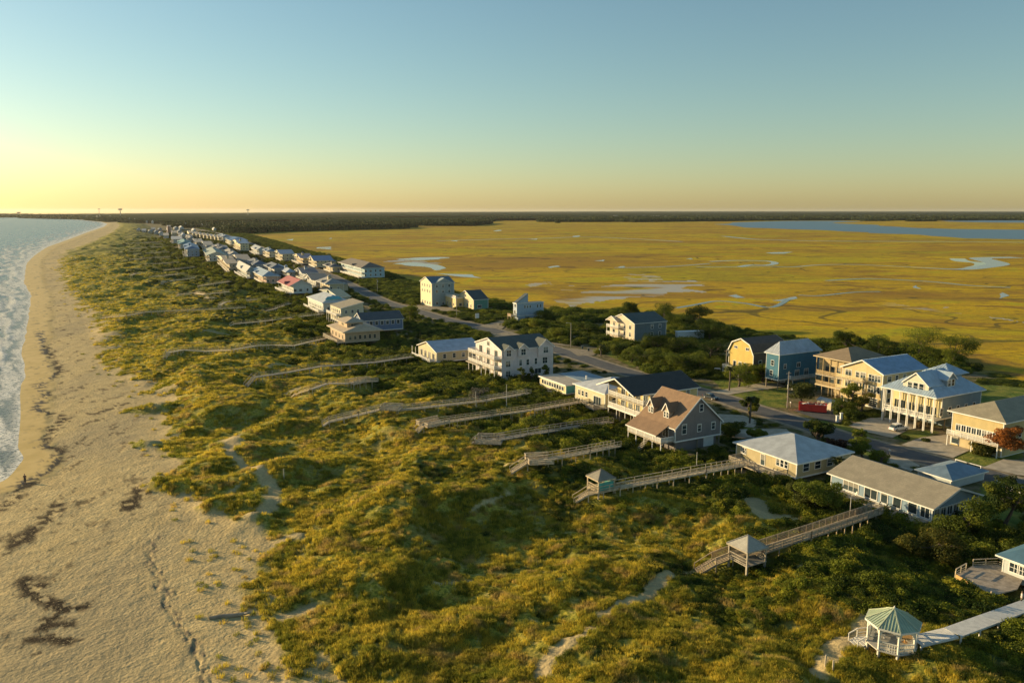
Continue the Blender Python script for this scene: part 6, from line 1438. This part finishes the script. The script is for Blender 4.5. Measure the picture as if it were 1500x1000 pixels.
# deck chairs and tables on the long house terrace
H = HO1
def chair(lx, ly, rz, label, H=H, z=.83, col=(.66,.62,.52)):
    M_ = H.root.matrix_basis if False else (Matrix.Translation(H.root.location) @ Matrix.Rotation(H.root.rotation_euler.z, 4, 'Z')); p = M_ @ Vector((lx, ly, z))
    o = empty('deck_chair', p, H.root.rotation_euler.z + rz); tag(o, label, 'chair', 'chairs on the terrace of the long tan roofed house'); m = paint(col, .6, .08)
    B = MB(); B.box((-.3,-.3,.34),(.3,.3,.40)); B.build('seat', m, o); B = MB(); B.prism([(-.3,.28,.40),(.3,.28,.40),(.3,.5,1.0),(-.3,.5,1.0)], (0,.05,0)); B.build('backrest', m, o)
    for a in (-1, 1):
        for b in (-1, 1): B = MB(); B.box((a*.28-.03,b*.28-.03,0),(a*.28+.03,b*.28+.03,.34)); B.build('leg', m, o)
for i, ly in enumerate((1.8, 4.4, 6.2, 8.8, 13.5)):
    chair(-1.4, ly, 1.2 + i * .7, 'small pale deck chair on the terrace of the long tan roofed house')
# driftwood log
x, y, z = atg(336, 903); B = MB(); pts = [(-2.3,-.5,.12),(-.8,-.1,.18),(1.0,.1,.22),(2.5,.5,.36)]; B.tube(pts, [.22,.26,.25,.15], 9); B.tube([(1.7,.3,.3),(2.3,-.1,.6)], [.12,.05], 6); B.build('driftwood_log', paint((.36,.30,.22), .9, .25, 'concrete'), None, (x, y, z), label='long grey driftwood log lying on the sand against the dune grass', cat='log')
# water towers and mast on the horizon
for px, top, dst, r_, l in ((27, 312.4, 7200, 17, 'leftmost pale water tower breaking the horizon beyond the bay'), (145, 307.6, 6000, 8, 'slim dark water tower over the far town, left of the wider one'), (176, 308.0, 5600, 15, 'wide bulbed dark water tower over the far town'), (363, 308.8, 6500, 12, 'small water tower over the woods behind the road houses')):
    X0 = (px - 750) / F * dst * CP; hh = 50 + (308.2 - top) / 1180 * dst + 6; o = empty('water_tower', (X0, dst, 0)); tag(o, l, 'water tower'); m = paint((.24,.25,.25), .6, .05)
    B = MB(); B.cyl((0,0,0),(0,0,hh - r_*.6), r_*.22, r_*.16, 10); B.build('stem', m, o); B = MB()
    pr = [(.16,-.75),(.7,-.55),(1,-.25),(1,.05),(.7,.35),(.05,.5)]
    for (a, za), (b, zb) in zip(pr[:-1], pr[1:]): B.cyl((0,0,hh + za*r_*.6),(0,0,hh + zb*r_*.6), a*r_, b*r_, 16)
    B.build('tank', m, o)
# ================================================================= PERSON ON THE BEACH
def person(px, py, rz, label, shirt, pants, h=1.75, pos=None):
    x, y, z = atg(px, py) if pos is None else pos; o = empty('person', (x, y, z), rz); tag(o, label, 'person')
    J = [(0,0,.93),(0,0,1.12),(0,.0,1.36),(0,.01,1.50),(0,.02,1.58),(0,.03,1.68),(0,.02,1.76), (.19,0,1.40),(.26,.02,1.14),(.24,.14,.92),(.24,.17,.84), (-.19,0,1.40),(-.27,-.02,1.14),(-.25,.06,.90),(-.25,.08,.82), (.10,0,.88),(.12,.05,.48),(.12,-.02,.09),(.12,.14,.04), (-.10,0,.88),(-.12,.10,.49),(-.13,.16,.09),(-.13,.32,.04)]
    E = [(0,1),(1,2),(2,3),(3,4),(4,5),(5,6),(2,7),(7,8),(8,9),(9,10),(2,11),(11,12),(12,13),(13,14),(0,15),(15,16),(16,17),(17,18),(0,19),(19,20),(20,21),(21,22)]
    Rd = [.14,.13,.15,.06,.07,.10,.07,.06,.045,.035,.03,.06,.045,.035,.03,.09,.06,.045,.04,.09,.06,.045,.04]
    me = bpy.data.meshes.new('body'); me.from_pydata([(a*h/1.82, b*h/1.82, c*h/1.82) for a, b, c in J], E, []); me.materials.append(paint((.42,.27,.19), .6, .05)); b = link('body', me, o); b.modifiers.new('skin', 'SKIN').use_smooth_shade = True
    for i, r_ in enumerate(Rd): me.skin_vertices[0].data[i].radius = (r_, r_ * (.75 if i in (0,1,2) else 1))
    me.skin_vertices[0].data[0].use_root = True; s = b.modifiers.new('sub', 'SUBSURF'); s.levels = s.render_levels = 2
    k = h / 1.82; m1, m2, m3 = paint(shirt, .8, .1), paint(pants, .8, .1), paint((.08,.05,.03), .8, .1)
    def lathe(prs, n=14, cx=0, cy=0):
        B = MB()
        for (z0, a0, b0), (z1, a1, b1) in zip(prs[:-1], prs[1:]):
            V_ = [((cx + a*math.cos(2*math.pi*i/n))*k, (cy + b_*math.sin(2*math.pi*i/n))*k, z_*k) for z_, a, b_ in ((z0,a0,b0),(z1,a1,b1)) for i in range(n)]; B.add(V_, [(i, (i+1) % n, n + (i+1) % n, n + i) for i in range(n)])
        return B
    B = lathe([(.88,.19,.15),(1.05,.18,.14),(1.25,.20,.15),(1.42,.20,.14),(1.50,.09,.08)])
    for s_ in (-1, 1): B.tube([(s_*.17*k,0,1.42*k),(s_*.26*k,.01*k,1.20*k)], [.085*k,.07*k], 8)
    B.build('shirt', m1, o)
    B = lathe([(.92,.185,.15),(.80,.19,.15)])
    for s_, p in ((1, [(.10,0,.86),(.12,.05,.48),(.12,.0,.14)]), (-1, [(-.10,0,.86),(-.12,.10,.49),(-.13,.15,.14)])): B.tube([(a*k,b_*k,c*k) for a, b_, c in p], [.115*k,.09*k,.07*k], 9)
    B.build('trousers', m2, o)
    B = MB(); c = Vector((0,.02,1.70))*k
    for i in range(6):
        a0, a1 = math.pi/2*i/6, math.pi/2*(i+1)/6; B.cyl(c + Vector((0,-.01,.115*k*math.sin(a0))), c + Vector((0,-.01,.115*k*math.sin(a1))), .115*k*math.cos(a0), max(.01, .115*k*math.cos(a1)), 12)
    B.build('hair', m3, o); return o
person(37, 706.5, math.radians(200), 'person in a brown top and dark trousers walking at the water edge of the beach', (.22,.12,.09), (.07,.06,.06))
person(1496, 886, math.radians(60), 'person in a pale top standing on the grey walkway at the right edge', (.62,.55,.5), (.45,.35,.28), pos=(*at(1496, 884, .95), .95))
# ================================================================= SINGLE TREES AND SHRUBS
OR = foliage('orange_leaves', (.20,.075,.02), (.34,.13,.035), None, .8, .7, .3); YG = foliage('yellow_green_leaves', (.09,.095,.018), (.20,.19,.035), (.24,.18,.03), .6, .7, .3); MG = foliage('mid_green_leaves', (.05,.07,.018), (.12,.13,.03), None, .6, .7, .25)
tree(1466, 669, 6.6, 4.0, OR, 'orange leaved spreading tree with pale forked trunk beside the garden swing', n=6000, leaf=.13, trunk=.28, trunkcol=paint((.42,.36,.28), .8, .2), low=.3)
tree(1374, 824, 5.4, 3.9, YG, 'yellow-green open crowned tree below the long tan roofed house', n=5200, leaf=.11, low=.2)
tree(1330, 812, 3.4, 2.4, YG, 'smaller yellow-green tree left of the open crowned one', n=2400, leaf=.1, low=.2)
tree(1470, 770, 8.2, 4.0, DARK, 'tall dark tree by the right end of the long tan roofed house', n=5200, leaf=.13, low=.2)
tree(1415, 785, 6.0, 3.6, DARK, 'dark rounded tree overlapping the windowed end of the long house', n=4200, leaf=.12, low=.15)
tree(1475, 728, 3.8, 2.2, MG, 'small light topped tree at the white rail fence', n=1500, leaf=.12)
tree(1195, 745, 5.0, 3.8, DARK, 'broad dark tree between the cream deck house and the long house', n=4600, leaf=.12, low=.15)
tree(1172, 740, 3.8, 2.8, MG, 'lighter green tree in front of the cream deck house corner', n=2400, leaf=.11, low=.15)
palm(1226, 700, 3.6, 'yellowish palm crown between the cream deck house and the tan roof', 5)
tree(1196, 652, 5.6, 3.4, DARK, 'large dark tree beside the road above the pale hipped roof', n=4200, leaf=.13, low=.15)
tree(1222, 668, 3.6, 2.4, foliage('reddish_leaves', (.06,.03,.02), (.13,.05,.035), None, .8, .7, .2), 'dark reddish shrub-tree behind the pale hipped roof', n=1700, leaf=.12, low=.15)
tree(1262, 672, 4.4, 2.6, DARK, 'dark gnarled tree beside the road left of the mailbox pad', n=2400, leaf=.13)
tree(1290, 682, 3.4, 2.2, DARK, 'low dark tree by the mailbox pad', n=1700, leaf=.12, low=.15)
tree(1256, 650, 3.4, 1.6, DARK, 'thin dark tree at the road verge above the gnarled tree', n=900, leaf=.13)
tree(1172, 592, 6.2, 3.6, MG, 'pine like layered tree behind the red dumpster', n=3600, leaf=.14, low=.25)
tree(1245, 598, 7.0, 2.6, DARK, 'narrow dark conifer in front of the bright cream house', n=3000, leaf=.14, low=.05)
tree(1262, 604, 4.6, 2.6, YG, 'golden leafed tree at the corner of the bright cream house', n=2000, leaf=.14)
palm(1068, 572, 6.4, 'tall palm at the road edge in front of the yellow barn roofed house', 2)
palm(1098, 620, 6.0, 'shaggy palm in the lawn across the road from the palm pair', 3)
palm(880, 522, 3.8, 'small palm at the left tip of the dark thicket', 7)
for i, (x, y, h, r, l) in enumerate([(1118,560,6.0,4.2,'bushy dark tree in front of the yellow barn roofed house'), (1095,560,5.0,3.4,'rounded dark tree left of the bushy one'), (1040,500,9.0,6.0,'round dark evergreen at the marsh side of the thicket'), (975,478,10.0,6.5,'tall dark evergreen behind the grey three storey house'), (1020,478,9.0,6.0,'dark evergreen between the grey house and the barn roofed house'), (925,466,8.0,5.0,'dark tree crown left behind the grey three storey house'),
        (1345,528,11.5,7.5,'tallest dark evergreen behind the blue-white porch house'), (1395,535,10.0,6.5,'round dark evergreen at the right end of the marsh thicket'), (1290,522,8.0,6.0,'dark evergreen behind the bright cream house roof'), (1240,515,7.0,5.5,'dark tree behind the brown roofed house ridge'), (602,470,7.5,4.6,'round dark tree beside the road by the grey roof blue house'), (530,470,5,4,'dark tree behind the grey shingle roof')]):
    tree(x, y, h, r, DARK, l, n=6500, leaf=.12, low=.08, seed=i)
for i, (x, y, h, r) in enumerate([(905,524,4.5,4),(925,530,5,4.5),(950,535,5,4.5),(975,540,5.5,5),(1000,545,6,5),(1025,545,6,5),(960,515,6,5.5),(1000,518,6.5,6),(1040,525,6.5,6),(800,470,5,5),(830,478,5,5),(860,488,5,5),(780,480,4.5,4.5),(820,495,4.5,4.5)]):
    tree(x, y, h, r, DARK, 'rounded dark evergreen packed into the roadside thicket', n=4200, leaf=.12, low=.05, seed=40 + i, group='evergreens of the roadside thicket')
for i, (x, y, h, r, l) in enumerate([(1082,566,6.5,4.6,'broad dark tree left of the drive in front of the barn roofed house'),(1132,558,6.5,4.2,'dark tree at the left corner of the deep blue house'),(1098,606,4.6,2.2,'narrow dark tree across the road from the first driveway'),(1075,640,3.4,2.8,'dark shrub-tree hedge beside the grey gable end wall'),(1112,645,2.6,2.2,'low dark shrub-tree above the pale hipped roof eave'),(1240,610,4.0,3.2,'dark shrubby tree between dumpster shed and clipped hedge'),(1440,665,2.2,2.4,'low golden green shrub-tree at the lawn of the orange leaved tree')]):
    tree(x, y, h, r, DARK if i < 6 else YG, l, n=4200, leaf=.12, low=.08, seed=90 + i)
bush(1345, 626, 1.6, 1.3, foliage('straw_leaves', (.30,.20,.09), (.48,.34,.18), None, .8, .7, .3), 'straw coloured pampas shrub beside the white sport utility car')
bush(1325, 642, 1.8, .9, MG, 'low green bed shrub at the tip of the lawn between the driveways', seed=4)
bush(1355, 660 - 14, 1.2, .8, MG, 'small shrub on the lawn strip near the driveways', seed=5)
bush(1255, 612, 3.2, 1.4, MG, 'long clipped hedge mound beside the white gate posts', n=1800, name='hedge', cat='hedge', seed=6)
bush(1280, 606, 3.0, 1.3, MG, 'clipped hedge mound nearer the bright cream house', n=1600, name='hedge', cat='hedge', seed=7)
for i, (x, y, l) in enumerate([(765,563,'slim dark cypress left of three by the pinkish house wall'), (778,560,'slim dark cypress in the middle by the pinkish house wall'), (799,556,'slim dark cypress at the right corner of the pinkish house')]):
    tree(x, y, 5.0, 1.3, DARK, l, n=1700, leaf=.12, low=.02, seed=70 + i, trunk=.15)
tree(700, 590, 4.2, 2.6, foliage('bare_twigs', (.16,.15,.13), (.26,.24,.20), None, .8, .7, .1), 'leafless pale grey shrub tree below the pinkish house', n=500, leaf=.1)
for i, (x, y, r, h) in enumerate([(1248,745,2.2,1.0),(1275,752,1.6,.8)]): bush(x, y, r, h, MG, ['light green mounded bush at the terrace end of the brown boardwalk', 'small light bush beside the slatted boardwalk head'][i], seed=80 + i)
plant_everything()
# ================================================================= LIGHT, SKY, CAMERA
SUN_AZ = math.radians(-66); SUN_EL = math.radians(11.5)
w = bpy.data.worlds.new("World"); SC.world = w; w.use_nodes = True; nt = w.node_tree
sky = nt.nodes.new('ShaderNodeTexSky'); sky.sky_type = 'NISHITA'; sky.sun_disc = False; sky.sun_elevation = SUN_EL
sky.sun_rotation = SUN_AZ; sky.altitude = 0; sky.air_density = 1.15; sky.dust_density = 0.45; sky.ozone_density = 3.6
bg = nt.nodes['Background']; nt.links.new(mixc(nt, 1.0, sky.outputs[0], (.94, .875, .71), 'MULTIPLY'), bg.inputs[0]); bg.inputs[1].default_value = .118
sd = bpy.data.lights.new('sun', 'SUN'); sd.energy = 5.0; sd.angle = math.radians(.5); sd.color = (1, .75, .40)
so = bpy.data.objects.new('sun', sd); COL.objects.link(so)
d = Vector((math.sin(SUN_AZ) * math.cos(SUN_EL), math.cos(SUN_AZ) * math.cos(SUN_EL), math.sin(SUN_EL)))
so.rotation_euler = (-d).to_track_quat('-Z', 'Y').to_euler(); so.location = (-300, 200, 150)
cam = bpy.data.cameras.new('camera'); co = bpy.data.objects.new('camera', cam); COL.objects.link(co); SC.camera = co
co.location = (0, 0, CAMH); co.rotation_euler = (math.pi / 2 - PIT, 0, 0); cam.sensor_width = 36; cam.lens = 36 * F / 1500
cam.clip_start = .5; cam.clip_end = 80000
SC.view_settings.view_transform = 'Standard'; SC.view_settings.look = 'None'; SC.view_settings.exposure = .74; SC.view_settings.gamma = 1
SC.cycles.max_bounces = 5; SC.cycles.diffuse_bounces = 2; SC.cycles.glossy_bounces = 2; SC.cycles.transmission_bounces = 2; SC.cycles.volume_bounces = 0

def haze(density):
    B = MB(); B.box((-34000, -400, -12), (34000, 33000, 85)); m = bpy.data.materials.new('haze_air'); m.use_nodes = True; nt = m.node_tree; nt.nodes.clear()
    o_ = nt.nodes.new('ShaderNodeOutputMaterial'); v = nt.nodes.new('ShaderNodeVolumePrincipled'); v.inputs['Color'].default_value = (.93, .94, .90, 1); v.inputs['Density'].default_value = density
    v.inputs['Anisotropy'].default_value = .35; nt.links.new(v.outputs[0], o_.inputs['Volume']); ob = B.build('haze', m, None); ob['kind'] = 'stuff'; tag(ob, 'thin evening haze lying over the far marsh and woods')
HAZE = 1.4e-5
if HAZE: haze(HAZE)
